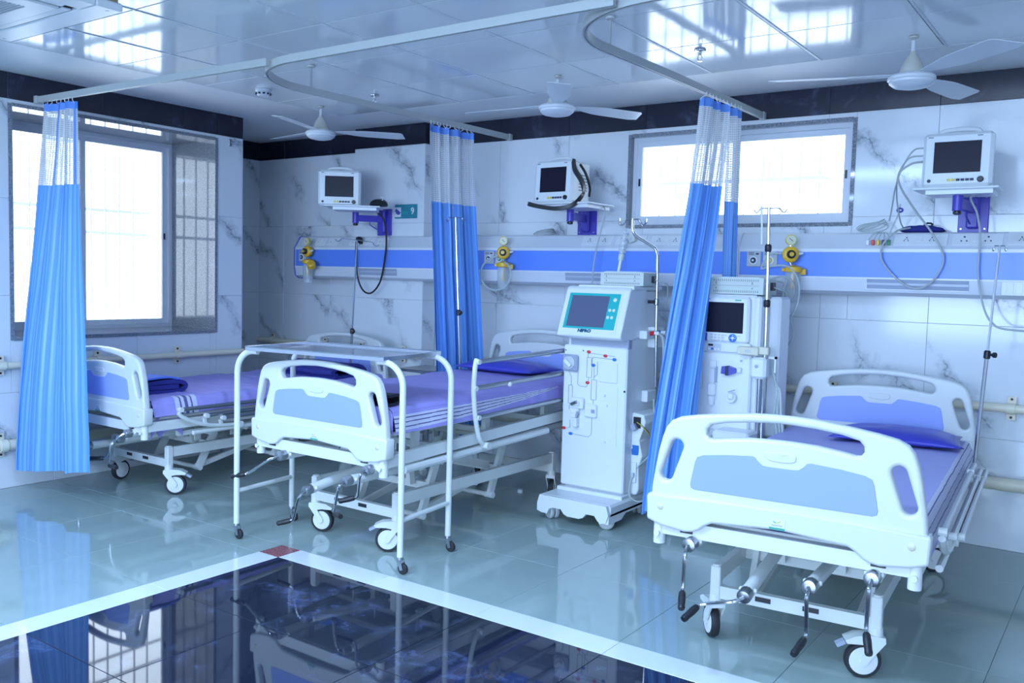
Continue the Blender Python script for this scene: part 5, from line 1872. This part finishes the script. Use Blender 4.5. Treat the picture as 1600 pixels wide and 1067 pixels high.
# ------------------------------------------------------------------ monitors on wall brackets
def wall_bracket(label, plate_x, plate_y, pz0, pz1, knee, tray_c, tray_rz, tz, tw, td):
    o = thing('wall_bracket', label, 'bracket', (plate_x, plate_y, 0), 0)
    w = 0.076
    mb = MB().box(-w, w, -0.014, 0, pz0, pz1, bev=0.003)
    pl = mb.build('wall_plate', M['purple'], o, smooth=0.4)
    MB().box(-w * 0.42, w * 0.42, -0.05, -0.012, pz0 + 0.02, pz1 - 0.01, bev=0.01).build('hinge_post', M['purple'], pl, smooth=0.4)
    for s in (-1, 1):
        for z in (pz0 + 0.02, pz1 - 0.02):
            MB().lathe([(0.005, 0), (0.005, 0.003)], (s * w * 0.78, -0.014, z), (0, -1, 0), 8).build('screw', M['steel'], pl)
    zc = tz - 0.075
    a = Vector((0, -0.045, zc))
    k = Vector((knee[0] - plate_x, knee[1] - plate_y, zc))
    mb = MB().bar(a, k, 0.034, 0.05)
    mb.cyl(k - Vector((0, 0, 0.04)), k + Vector((0, 0, 0.05)), 0.025, seg=16)
    mb.build('arm', M['purple'], o, smooth=0.5)
    MB().tube(spline([a + (k - a) * 0.45 - Vector((0, 0, 0.02)), a + (k - a) * 0.42 - Vector((0, 0, 0.05)), a + (k - a) * 0.15 - Vector((0, 0, 0.085))], 5), 0.005, 6).build('stay_rod', M['purple'], o)
    t = Vector((tray_c[0] - plate_x, tray_c[1] - plate_y, tz))
    mb = MB().cyl(k + Vector((0, 0, 0.04)), k + Vector((0, 0, 0.068)), 0.02, seg=14)
    mb.build('swivel', M['steel'], o)
    MB().lathe([(0.012, 0), (0.02, 0.005), (0.02, 0.016), (0.012, 0.02)], k - Vector((0, 0, 0.06)), (0, 0, 1), 14).build('lock_knob', M['black'], o)
    m = Matrix.Translation(t) @ Matrix.Rotation(tray_rz, 4, 'Z')
    mb = MB().box(-tw / 2, tw / 2, -td / 2, td / 2, -0.014, -0.002, bev=0.004, mtx=m)
    mb.box(-tw / 2 + 0.06, tw / 2 - 0.03, -td / 2 + 0.03, td / 2 - 0.02, -0.036, -0.014, mtx=m)
    mb.build('monitor_tray', M['machine'], o, 'white tray', smooth=0.4)
    return o


def monitor(label, loc, rz, w, h, d, tilt):
    o = thing('patient_monitor', label, 'monitor', loc, rz)
    tm = Matrix.Rotation(tilt, 4, 'X')
    mb = MB()
    mb.box(-w / 2, w / 2, 0, d * 0.35, 0, h, bev=0.016, mtx=tm)
    mb.prism([(-w * 0.46, 0.004), (w * 0.46, 0.004), (w * 0.46, h * 0.93), (w * 0.36, h * 0.98), (-w * 0.36, h * 0.98), (-w * 0.46, h * 0.93)], lambda a, b, t: (a, t, b), d * 0.3, d)
    mb.build('case', M['machine'], o, smooth=0.5)
    hd = MB().tube(spline([(-w * 0.30, d * 0.4, h * 0.96), (-w * 0.24, d * 0.4, h * 1.045), (0, d * 0.4, h * 1.07), (w * 0.24, d * 0.4, h * 1.045), (w * 0.30, d * 0.4, h * 0.96)], 5), 0.012, 8)
    hd.build('carry_handle', M['machine'], o)
    T = lambda vs: [tm @ Vector(q) for q in vs]
    s = MB().box(-w * 0.335, w * 0.335, -0.002, 0.004, h * 0.255, h * 0.83, mtx=tm)
    s.build('screen', M['screen'], o, 'black switched-off screen', smooth=0)
    k = MB().lathe([(0.015, 0), (0.015, 0.010), (0.012, 0.014)], (w * 0.345, 0, h * 0.12), (0, -1, 0), 18)
    k.v = T(k.v)
    k.build('rotary_knob', M['black'], o)
    k = MB().lathe([(0.009, 0), (0.009, 0.003)], (-w * 0.385, 0, h * 0.115), (0, -1, 0), 14)
    k.v = T(k.v)
    k.build('power_button', M['ink'], o)
    for i in range(6):
        x = -w * 0.10 + i * w * 0.065
        b = MB().box(x - w * 0.027, x + w * 0.027, -0.003, 0.002, h * 0.10, h * 0.145, bev=0.001, mtx=tm)
        b.build('key', M['gaugeyellow'] if i < 2 else M['ink'], o, 'yellow key' if i < 2 else None, smooth=0.4)
    for x in (-w * 0.40, w * 0.30):
        b = MB().box(x - 0.010, x + 0.014, -0.001, 0.002, h * 0.91, h * 0.93, mtx=tm)
        b.build('maker_mark', M['line'], o, smooth=0)
    g = MB()
    for i in range(6):
        g.box(w * 0.455, w * 0.463, d * 0.45, d * 0.9, h * (0.3 + i * 0.07), h * (0.325 + i * 0.07))
    g.build('side_vents', M['ventslot'], o, smooth=0)
    return o


wall_bracket('violet wall bracket on the column carrying the corner monitor', -5.075, YB - CD, 1.742, 1.955, (-5.19, 5.16), (-5.03, 4.985), 0.68, 1.945, 0.42, 0.30)
monitor('small patient monitor turned towards the room, left of the bed number sign', (-5.115, 4.905, 1.944), 0.68, 0.325, 0.275, 0.16, -0.03)
wall_bracket('violet wall bracket under the strapped monitor in the middle', -3.265, YB, 1.742, 1.955, (-3.19, 5.18), (-3.17, 5.17), 0.0, 1.93, 0.46, 0.34)
monitor('patient monitor with a black carrying strap slung round it', (-3.262, 5.055, 1.93), -0.06, 0.315, 0.285, 0.22, -0.05)
wall_bracket('violet wall bracket under the right-hand monitor', -0.797, YB, 1.742, 1.955, (-0.815, 5.12), (-0.815, 5.13), 0.0, 1.945, 0.40, 0.26)
monitor('patient monitor at the far right with cables plugged into its left side', (-0.815, 5.02, 1.945), 0.0, 0.325, 0.275, 0.16, -0.05)

# strap round the middle monitor
st = [(-3.105, 5.06, 2.20), (-3.085, 5.05, 2.14), (-3.03, 5.04, 2.07), (-3.0, 5.03, 2.0), (-3.02, 5.01, 1.945), (-3.07, 4.985, 1.90), (-3.16, 4.965, 1.884), (-3.26, 4.965, 1.893), (-3.36, 4.975, 1.912), (-3.395, 4.985, 1.922)]
P = spline(st, 7)
mb = MB()
vs = []
for i, p in enumerate(P):
    for k in (-1, 1):
        for q in (-1, 1):
            vs.append(p + Vector((0.004 * q, 0.018 * k, 0.013 * q)))
fs = []
for i in range(len(P) - 1):
    for a, b in ((0, 1), (1, 3), (3, 2), (2, 0)):
        fs.append((i * 4 + a, i * 4 + b, i * 4 + 4 + b, i * 4 + 4 + a))
mb.add(vs, fs)
so = mb.build('carrying_strap', M['black'], None, smooth=0.8)
tag(so, 'black carrying strap hanging off the middle monitor', 'strap')
cable('carrying_strap', 'thin second loop of black strap at the right side of the middle monitor', [(-3.10, 5.14, 2.185), (-3.05, 5.13, 2.12), (-3.01, 5.12, 2.03), (-3.0, 5.10, 1.97)], 0.009, 'black', 'strap')

# bed number sign on the column
sg = thing('bed_sign', 'teal bed number 9 sign on the tiled column', 'sign', (-4.848, YB - CD, 1.932), 0)
MB().box(-0.118, 0.118, -0.010, 0, -0.056, 0.056, bev=0.003).build('sign_board', M['tealsign'], sg, smooth=0.4)
MB().box(-0.112, -0.048, -0.012, -0.009, -0.044, 0.032).build('pictogram_field', M['palewhite'], sg, smooth=0)
b = MB().bar((-0.106, -0.0125, 0.014), (-0.056, -0.0125, -0.018), 0.024, 0.001, up=(0, 1, 0))
b.bar((-0.10, -0.0132, -0.008), (-0.075, -0.0132, -0.024), 0.010, 0.001, up=(0, 1, 0))
b.build('bed_pictogram', M['violetp'], sg, smooth=0)
tv, tf = text_shape('9', 0.072, 0.0006, 0.0016)
MB().add([(x + 0.075, y - 0.0112, z) for x, y, z in tv], tf).build('number', M['palewhite'], sg, smooth=0)
tv, tf = text_shape('Bed', 0.034, 0.0004)
MB().add([(x - 0.005, y - 0.0108, z - 0.010) for x, y, z in tv], tf).build('lettering', M['teal'], sg, smooth=0)

# things lying on the bracket tray and on top of the headwalls
def soft_case(name, label, cat, loc, rz, w, d, h, m, strap=None):
    o = thing(name, label, cat, loc, rz)
    mb = MB()
    def f(s, t):
        a, c = s * 2 - 1, t * 2 - 1
        e = max(0.0, (1 - abs(a) ** 3) * (1 - abs(c) ** 3)) ** 0.5
        return a * w / 2, c * d / 2, e
    mb.grid(lambda s, t: (lambda q: (q[0], q[1], 0.012 + q[2] * (h - 0.012) * (0.75 + 0.25 * noise.noise(Vector((q[0] * 18, q[1] * 18, loc[0]))))))(f(s, t)), 18, 12)
    mb.grid(lambda s, t: (lambda q: (q[0], q[1], 0.012 - 0.011 * q[2]))(f(s, t)), 18, 12)
    mb.build('pouch', M[m], o, smooth=1.0)
    if strap:
        MB().tube(spline([(w * 0.1, -d * 0.42, 0.014), (w * 0.22, -d * 0.2, h * 0.9), (w * 0.1, 0.0, h * 1.06), (0.0, d * 0.3, h * 0.8)], 5), 0.005, 6).build('strap', M[strap], o)
    return o


soft_case('cuff_pouch', 'black pouch with a white strap on the corner monitor tray', 'pouch', (-4.86, 5.08, 1.944), 0.7, 0.14, 0.11, 0.07, 'black', 'plate')
soft_case('cuff_pouch', 'black and navy cuff case on top of the right headwall unit', 'pouch', (-1.035, 5.43, 1.735), 0.05, 0.235, 0.09, 0.052, 'navy', 'black')


def coil(name, label, loc, n, rx, ry, r, m, tilt=0.0):
    mb = MB()
    for k in range(n):
        mb.tube([(loc[0] + (rx - 0.008 * k) * math.cos(a), loc[1] + (ry) * math.sin(a), loc[2] + r + 0.006 * k + tilt * (1 + math.sin(a + 0.4 * k))) for a in (2 * PI * i / 28 for i in range(28))], r, 6, closed=True)
    o = mb.build(name, M[m], None)
    return tag(o, label, 'cable')


coil('cable_coil', 'coiled grey cable on top of the headwall unit under the strapped monitor', (-3.55, 5.42, 1.735), 4, 0.085, 0.06, 0.005, 'cable', 0.012)
coil('cable_coil', 'coiled clear leads on top of the right headwall unit beside the window', (-1.30, 5.42, 1.735), 4, 0.085, 0.055, 0.003, 'tubing', 0.03)
le = thing('lead_clips', 'bundle of small coloured electrode lead clips hanging over the right headwall unit', 'leads', (-1.235, 5.33, 1.72), 0)
for k, mm in enumerate(('plate', 'redp', 'yellow', 'black', 'green')):
    x = -0.06 + 0.028 * k
    MB().tube(spline([(x * 0.3, 0.06, 0.02), (x * 0.7, 0.02, 0.005), (x, -0.014, -0.03)], 4), 0.0022, 5).build('lead_wire', M['tubing'], le)
    MB().box(x - 0.009, x + 0.009, -0.026, -0.012, -0.058, -0.028, bev=0.003).build('clip', M[mm], le, smooth=0.4)
sr = thing('sensor_probe', 'small violet sensor clip on a thin lead above the right headwall unit', 'sensor', (-1.175, 5.38, 1.735), 0)
MB().tube([(-0.02, 0, 0.0), (0.02, 0, 0.10), (0.03, -0.01, 0.16)], 0.004, 6).build('lead_wire', M['tubing'], sr)
MB().tube([(0.03 + 0.014 * math.cos(a), -0.012, 0.125 + 0.010 * math.sin(a)) for a in (2 * PI * i / 14 for i in range(14))], 0.006, 6, closed=True).build('clip', M['violetp'], sr)
cable('monitor_cable', 'black power cable hanging in a U below the corner monitor', [(-5.02, 5.20, 1.93), (-4.965, 5.245, 1.86), (-4.955, 5.27, 1.70), (-4.975, 5.27, 1.52), (-5.02, 5.27, 1.36), (-5.11, 5.27, 1.275), (-5.20, 5.27, 1.29), (-5.265, 5.27, 1.39), (-5.29, 5.27, 1.55), (-5.285, 5.265, 1.69)], 0.007, 'black', 'cable')
pg = thing('power_plug', 'black plug of the hanging U-shaped cable in the corner headwall unit', 'plug', (-5.283, 5.315, 1.70), 0)
MB().lathe([(0.022, 0.0), (0.028, 0.012), (0.022, 0.035), (0.010, 0.05)], (0, 0, 0), (0, -1, 0.3), 12).build('plug_body', M['black'], pg)
MB().box(-0.014, 0.014, -0.006, 0.012, -0.03, 0.0, bev=0.003).build('cord_grip', M['black'], pg, smooth=0.4)
pg = thing('power_plug', 'pale grey three-pin plug in the headwall unit behind the left chrome pole', 'plug', (-2.79, 5.318, 1.70), 0)
MB().prism([(-0.035, -0.012), (-0.03, 0.018), (0.0, 0.04), (0.03, 0.018), (0.035, -0.012), (0.0, -0.022)], lambda a, b, t: (a, t, b), -0.03, 0.0).build('plug_body', M['psu'], pg, smooth=0.4)
MB().box(-0.012, 0.012, -0.034, -0.028, -0.006, 0.014).build('finger_grip', M['outletgrey'], pg, smooth=0)
cable('power_cable', 'grey power cable dropping from the pale three-pin plug', [(-2.80, 5.28, 1.69), (-2.815, 5.24, 1.60), (-2.82, 5.2, 1.45), (-2.82, 5.15, 1.30)], 0.005, 'cable', 'cable')
cable('monitor_cable', 'grey cable dropping from the strapped monitor behind the left power box', [(-2.97, 5.24, 1.925), (-2.945, 5.22, 1.86), (-2.965, 5.2, 1.74), (-3.005, 5.2, 1.55), (-3.02, 5.2, 1.30)], 0.005, 'cable', 'cable')
cable('monitor_cable', 'upper grey lead from the left side of the far right monitor', [(-0.985, 5.08, 2.155), (-1.03, 5.07, 2.145), (-1.08, 5.08, 2.07), (-1.12, 5.12, 1.97), (-1.165, 5.26, 1.86), (-1.19, 5.33, 1.80)], 0.004, 'cable', 'cable')
cable('monitor_cable', 'grey lead looping in a large oval in front of the right headwall unit', [(-0.985, 5.08, 2.085), (-1.04, 5.07, 2.075), (-1.10, 5.09, 2.03), (-1.095, 5.12, 1.96), (-1.03, 5.20, 1.84), (-0.955, 5.25, 1.73), (-0.90, 5.265, 1.63), (-0.895, 5.27, 1.55), (-0.95, 5.27, 1.455), (-1.03, 5.27, 1.425), (-1.12, 5.27, 1.475), (-1.205, 5.27, 1.58), (-1.20, 5.27, 1.67), (-1.14, 5.30, 1.74), (-1.09, 5.38, 1.762)], 0.0055, 'cable', 'cable')
cable('monitor_cable', 'third grey lead dropping straight from the far right monitor to the cuff case', [(-0.985, 5.08, 2.115), (-1.05, 5.07, 2.105), (-1.105, 5.10, 2.03), (-1.13, 5.2, 1.92), (-1.135, 5.34, 1.80), (-1.13, 5.4, 1.765)], 0.004, 'cable', 'cable')
cable('monitor_cable', 'long grey cable falling from under the far right monitor and running off to the right', [(-0.66, 5.10, 1.925), (-0.70, 5.09, 1.915), (-0.76, 5.15, 1.90), (-0.735, 5.22, 1.82), (-0.72, 5.26, 1.70), (-0.72, 5.265, 1.52), (-0.69, 5.26, 1.36), (-0.64, 5.25, 1.26), (-0.55, 5.25, 1.225), (-0.2, 5.25, 1.225)], 0.0055, 'cable', 'cable')


# ------------------------------------------------------------------ curtain tracks
TZ0 = 2.475


def track(label, pts, ends, hangers):
    """square channel swept along a path in plan"""
    o = thing('curtain_track', label, 'curtain track', (pts[0][0], pts[0][1], 0), 0)
    ox, oy = pts[0][0], pts[0][1]
    P = [Vector((x - ox, y - oy, 0)) for x, y in pts]
    w, h = 0.011, 0.019
    vs, fs = [], []
    n = len(P)
    for i in range(n):
        a, b = P[max(i - 1, 0)], P[min(i + 1, n - 1)]
        t = (b - a).normalized()
        s = Vector((-t.y, t.x, 0))
        for dx, dz in ((-w, h), (w, h), (w, -h), (w * 0.35, -h), (w * 0.35, -h + 0.006), (-w * 0.35, -h + 0.006), (-w * 0.35, -h), (-w, -h)):
            vs.append(P[i] + s * dx + Vector((0, 0, TZ0 + dz)))
    for i in range(n - 1):
        for k in range(8):
            q = (k + 1) % 8
            fs.append((i * 8 + k, i * 8 + q, i * 8 + 8 + q, i * 8 + 8 + k))
    fs += [tuple(range(7, -1, -1)), tuple(range((n - 1) * 8, n * 8))]
    MB().add(vs, fs).build('channel', M['track'], o, smooth=0.5)
    for x, y in ends:
        x, y = x - ox, y - oy
        MB().box(x - 0.017, x + 0.017, y - 0.02, y + 0.02, TZ0 - 0.024, TZ0 + 0.024, bev=0.003).build('end_bracket', M['track'], o, smooth=0.4)
    for x, y in hangers:
        x, y = x - ox, y - oy
        mb = MB().lathe([(0.024, 0.0), (0.022, -0.010), (0.009, -0.016)], (x, y, ZC - 0.001), (0, 0, 1), 14)
        mb.cyl((x, y, TZ0 + 0.018), (x, y, ZC - 0.014), 0.0065, seg=10)
        mb.build('ceiling_hanger', M['track'], o)
    return o


def bend(x, y, r, n=10):
    """from the leg along Y at x, round to the leg along +X at y"""
    return [(x + r - r * math.cos(a), y + r - r * math.sin(a)) for a in (PI / 2 * k / n for k in range(n + 1))]


TX1, TX2, TY = -3.975, -2.015, 3.02
track('cream curtain track from the left window wall to the first bend', [(XL + 0.02, 2.975), (-4.7, 3.0), (-3.68, 3.028)], [(XL + 0.018, 2.975)], [])
track('cream curtain track of the middle bay, bending forward from the back wall', [(TX1 + 0.02, YB - 0.02), (TX1 - 0.02, 4.3)] + bend(TX1 - 0.05, TY + 0.015, 0.52, 16) + [(-2.6, TY + 0.015), (-1.70, TY + 0.01)], [(TX1 + 0.02, YB - 0.02)], [(TX1 - 0.045, 3.62)])
track('cream curtain track of the right bay, bending out from above the right window', [(TX2, YB - 0.02), (TX2 - 0.02, 4.3)] + bend(TX2 - 0.05, TY + 0.03, 0.52, 16) + [(0.3, TY + 0.03)], [(TX2, YB - 0.02)], [(TX2 - 0.045, 3.64)])


# ------------------------------------------------------------------ curtains
def curtain(label, top, bot, ztop, znet, zbot, folds, amp_t, amp_b, seed, mid=None, bind=(0.42,), hooks=9, parent=None):
    """top, bot: plan polylines [(x,y)...] of the gathered cloth; zbot(s) -> hem height"""
    o = parent or thing('hospital_curtain', label, 'curtain', (top[0][0], top[0][1], 0), 0)
    ox, oy = o.location.x, o.location.y

    def along(P, s):
        n = len(P) - 1
        k = min(int(s * n), n - 1)
        t = s * n - k
        return Vector((P[k][0] + (P[k + 1][0] - P[k][0]) * t, P[k][1] + (P[k + 1][1] - P[k][1]) * t, 0))

    def fn(s, z):
        zb = zbot(s)
        t = (ztop - z) / (ztop - zb)
        e = t * t * (3 - 2 * t) * 0.5 + t * 0.5
        A, B = along(top, s), along(bot, s)
        p = A.lerp(B, e)
        if mid:
            p = p + Vector((mid[0], mid[1], 0)) * math.sin(PI * min(max(t, 0), 1))
        a2, b2 = along(top, min(s + .02, 1)) - along(top, max(s - .02, 0)), along(bot, min(s + .02, 1)) - along(bot, max(s - .02, 0))
        d = a2.lerp(b2, e)
        d = d.normalized() if d.length > 1e-6 else Vector((1, 0, 0))
        nrm = Vector((-d.y, d.x, 0))
        amp = amp_t + (amp_b - amp_t) * t
        ph = folds * 2 * PI * s + 0.9 * math.sin(2.2 * s * PI + seed) + 0.35 * math.sin(t * 3 + seed)
        f = math.sin(ph) + 0.35 * math.sin(2.3 * ph + 1.3 * seed + t)
        crease = 0.12 * noise.noise(Vector((s * 9 + seed, t * 7, 2.0)))
        p = p + nrm * amp * (f * (0.75 + 0.25 * math.sin(seed + 5 * s)) + crease) + d * amp * 0.35 * math.sin(2 * ph)
        return Vector((p.x - ox, p.y - oy, z))
    NS = max(60, int(folds * 22))
    hem = 0.045
    g = MB().grid(lambda s, t: fn(s, ztop - hem * t), NS, 2)
    g.build('top_band', M['curtainhem'], o, 'plain blue heading band', smooth=1.2, fix=False)
    g = MB().grid(lambda s, t: fn(s, ztop - hem - (ztop - hem - znet) * t), NS, 10)
    g.build('net_panel', M['net'], o, 'white open net upper panel', smooth=1.2, fix=False)
    g = MB().grid(lambda s, t: fn(s, znet - (znet - zbot(s)) * t), NS, 46)
    g.build('cloth_panel', M['curtain'], o, smooth=1.2, fix=False)
    for b in bind:
        g = MB().grid(lambda s, t: fn(b + (s - .5) * 0.022, ztop - (ztop - znet) * t) + (lambda q: Vector((0, 0, 0)))(0), 3, 12)
        off = fn(b + 0.01, 1.5) - fn(b - 0.01, 1.5)
        nn = Vector((-off.y, off.x, 0)).normalized() * 0.004
        if nn.y > 0:
            nn = -nn
        g.v = [tuple(Vector(q) + nn) for q in g.v]
        g.build('binding_strip', M['curtainhem'], o, 'vertical blue binding over the net', smooth=1.2, fix=False)
    for k in range(hooks):
        s = (k + 0.5) / hooks
        p = fn(s, ztop - 0.01)
        q = Vector(along(top, s)) - Vector((ox, oy, 0))
        q.z = TZ0 - 0.016
        MB().tube([q, q + Vector((0, 0, -0.018)), (p + q) / 2 + Vector((0, 0, -0.004)), p], 0.0025, 5).build('hook', M['plate'], o)
    return o


curtain('gathered blue curtain in front of the left window, net top backlit', [(-5.80, 2.975), (-5.60, 2.985), (-5.43, 2.99)], [(-5.80, 2.82), (-5.66, 2.775), (-5.12, 2.88)], 2.435, 1.925, lambda s: 0.135 + 0.10 * max(0.0, s - 0.45), 3.0, 0.030, 0.055, 1.7, (0.02, -0.02), (0.62, 0.95), 8)
curtain('gathered blue curtain in the middle, behind the thin infusion pole', [(-3.955, 4.60), (-3.955, 4.80), (-3.945, 5.06)], [(-3.985, 4.78), (-3.985, 5.02), (-3.945, 5.31)], 2.43, 1.925, lambda s: 0.20, 4.2, 0.036, 0.042, 4.1, None, (0.04, 0.98), 12)
rc = curtain('gathered blue curtain pulled aside between the two dialysis machines at right', [(-2.005, 4.60), (-2.005, 4.76), (-1.995, 4.92)], [(-2.165, 4.33), (-2.06, 4.36), (-1.93, 4.42)], 2.43, 1.965, lambda s: 0.16 + 0.12 * s, 3.2, 0.034, 0.050, 2.6, None, (0.36,), 7)
curtain('', [(-2.0, 4.94), (-1.99, 5.03), (-1.985, 5.10)], [(-2.03, 5.065), (-1.99, 5.075), (-1.95, 5.10)], 2.43, 1.90, lambda s: 0.22, 2.2, 0.022, 0.012, 0.8, None, (0.9,), 4, parent=rc)


# ------------------------------------------------------------------ ceiling fans
def fan(label, x, y, zhub, angles, blade=0.60, pitch=-0.16):
    o = thing('ceiling_fan', label, 'fan', (x, y, 0), 0)
    MB().lathe([(0.022, 0.0), (0.021, -0.006), (0.012, -0.010)], (0, 0, ZC - 0.001), (0, 0, 1), 20).build('canopy', M['fanbell'], o)
    MB().cyl((0, 0, zhub + 0.12), (0, 0, ZC - 0.02), 0.010, seg=12).build('down_rod', M['fan'], o)
    MB().lathe([(0.013, 0.130), (0.015, 0.118), (0.030, 0.098), (0.046, 0.066), (0.057, 0.036), (0.060, 0.022)], (0, 0, zhub), (0, 0, 1), 26).build('motor_cover', M['fanbell'], o, 'ivory bell-shaped cover')
    MB().lathe([(0.070, 0.026), (0.100, 0.016), (0.108, 0.006), (0.108, -0.006), (0.102, -0.010), (0.100, -0.020), (0.080, -0.036), (0.045, -0.044), (0.01, -0.046)], (0, 0, zhub), (0, 0, 1), 32).build('motor_hub', M['fan'], o)
    for a in angles:
        mb = MB()
        n = 14
        vs = []
        for i in range(n + 1):
            t = i / n
            r = 0.09 + (blade - 0.09) * t
            wd = 0.028 + 0.032 * min(1, t * 2.2) + 0.010 * t
            if t > 0.93:
                wd *= 1 - 3.5 * (t - 0.93)
            for k, (sy, th) in enumerate(((-1, -1), (1, -1), (1, 1), (-1, 1))):
                yy = sy * wd
                vs.append((r + (0.018 * sy * (t > 0.99)), yy, zhub + 0.018 + yy * math.tan(pitch) * min(1, 3 * t) + th * 0.0012))
        fs = [(3, 2, 1, 0), (n * 4, n * 4 + 1, n * 4 + 2, n * 4 + 3)]
        for i in range(n):
            for k in range(4):
                q = (k + 1) % 4
                fs.append((i * 4 + k, i * 4 + q, i * 4 + 4 + q, i * 4 + 4 + k))
        mb.add(vs, fs)
        mb.move(Matrix.Rotation(a, 4, 'Z'))
        b = mb.build('blade', M['fan'], o, smooth=0.6)
    return o


fan('white ceiling fan left of the middle curtain, nearest the corner', -4.92, 4.53, 2.425, [math.radians(q) for q in (50, 170, 290)])
fan('white ceiling fan in the middle, between the two curtain bends', -2.904, 4.527, 2.43, [math.radians(q) for q in (64, 184, 304)])
fan('white ceiling fan at the upper right, above the nearest bed', -0.97, 4.635, 2.42, [math.radians(q) for q in (76, 196, 316)], 0.64)

# ------------------------------------------------------------------ small ceiling things
def sprinkler(label, x, y):
    o = thing('sprinkler', label, 'sprinkler', (x, y, ZC), 0)
    MB().lathe([(0.030, -0.001), (0.028, -0.008), (0.012, -0.011)], (0, 0, 0), (0, 0, 1), 18).build('rosette', M['chrome'], o)
    MB().cyl((0, 0, -0.008), (0, 0, -0.030), 0.008, seg=12).build('body', M['chrome'], o)
    mb = MB()
    for s in (-1, 1):
        mb.tube([(s * 0.007, 0, -0.03), (s * 0.013, 0, -0.042), (s * 0.003, 0, -0.056)], 0.0022, 6)
    mb.build('yoke', M['steel'], o)
    MB().lathe([(0.015, 0.0), (0.014, -0.002)], (0, 0, -0.056), (0, 0, 1), 14).build('deflector', M['chrome'], o)


sprinkler('chrome sprinkler head beside the right curtain track', -1.945, 4.38)
sprinkler('small sprinkler head between the left fan and the middle curtain track', -4.28, 4.415)
sd = thing('smoke_detector', 'white round smoke detector on the ceiling beside the first track bend', 'smoke detector', (-4.83, 3.94, ZC), 0)
MB().lathe([(0.052, 0.0), (0.052, -0.012), (0.047, -0.016)], (0, 0, 0), (0, 0, 1), 24).build('base', M['fan'], sd)
MB().lathe([(0.043, -0.014), (0.046, -0.028), (0.034, -0.044), (0.01, -0.047)], (0, 0, 0), (0, 0, 1), 24).build('sensor_head', M['fan'], sd)
mb = MB()
for k in range(10):
    a = 2 * PI * k / 10
    mb.box(0.0445 * math.cos(a) - 0.006, 0.0445 * math.cos(a) + 0.006, 0.0445 * math.sin(a) - 0.006, 0.0445 * math.sin(a) + 0.006, -0.034, -0.024)
mb.build('vents', M['ink'], sd, smooth=0)
cm = thing('wall_bracket', 'small steel bracket with a dark knob high on the pier beside the left window', 'bracket', (XL, 4.47, 2.415), 0)
MB().box(0, 0.012, -0.028, 0.0, -0.03, 0.022, bev=0.002).build('plate', M['steel'], cm, smooth=0.4)
MB().cyl((0.03, 0.02, 0), (0.03, 0.055, -0.004), 0.017, seg=14).build('knob', M['machinegrey'], cm)
MB().cyl((0.004, -0.01, 0), (0.03, 0.03, -0.002), 0.008, seg=8).build('stem', M['steel'], cm)

# air conditioner cassette hanging at the upper left
ac = thing('air_conditioner', 'ceiling cassette air conditioner in a brown box at the upper left', 'air conditioner', (-4.075, 1.72, 0), 0)
AX, AY, AZ = 0.48, 0.475, 2.497
mb = MB()
mb.box(-AX + 0.04, AX - 0.015, -AY + 0.02, AY - 0.015, AZ + 0.03, ZC)
mb.build('box', M['wood'], ac, 'brown boxed sides', smooth=0)
mb = MB()
i = 0.30
for a, b, c, d in ((-AX, AX, i + 0.055, AY), (-AX, AX, -AY, -i - 0.055), (i + 0.055, AX, -i - 0.055, i + 0.055), (-AX, -i - 0.055, -i - 0.055, i + 0.055)):
    mb.box(a, b, c, d, AZ, AZ + 0.035, bev=0.006)
mb.build('cover_panel', M['ac'], ac, smooth=0.5)
for k in range(4):
    q = MB().box(-i, i, i + 0.008, i + 0.05, AZ + 0.004, AZ + 0.012, bev=0.003)
    q.move(Matrix.Rotation(k * PI / 2, 4, 'Z'))
    q.build('air_flap', M['ac'], ac, smooth=0.4)
MB().box(-i - 0.06, i + 0.06, -i - 0.06, i + 0.06, AZ + 0.014, AZ + 0.03).build('air_slot', M['black'], ac, smooth=0)
q = MB()
q.box(-i, i, -i, i, AZ - 0.004, AZ + 0.012, bev=0.006)
gp = q.build('intake_panel', M['ac'], ac, smooth=0.5)
for k in range(24):
    y = -0.2 + 0.4 * k / 23
    MB().box(-0.2, 0.2, y - 0.005, y + 0.004, AZ - 0.006, AZ - 0.003).build('grille_slat', M['acgrille'], gp, smooth=0)
for x, y in ((AX - 0.04, AY - 0.05), (-AX + 0.04, AY - 0.05)):
    MB().lathe([(0.008, 0.0), (0.008, -0.001)], (x, y, AZ), (0, 0, 1), 10).build('corner_screw', M['machinegrey'], ac)

# litter on the floor under the middle bed
cp = thing('bottle_cap', 'small white bottle cap lying on the floor under the middle bed', 'bottle cap', (-3.315, 4.858, 0), 0)
MB().lathe([(0.020, 0.0), (0.021, 0.004), (0.019, 0.020), (0.016, 0.023)], (0, 0, 0), (0, 0, 1), 18).build('cap_body', M['plate'], cp)
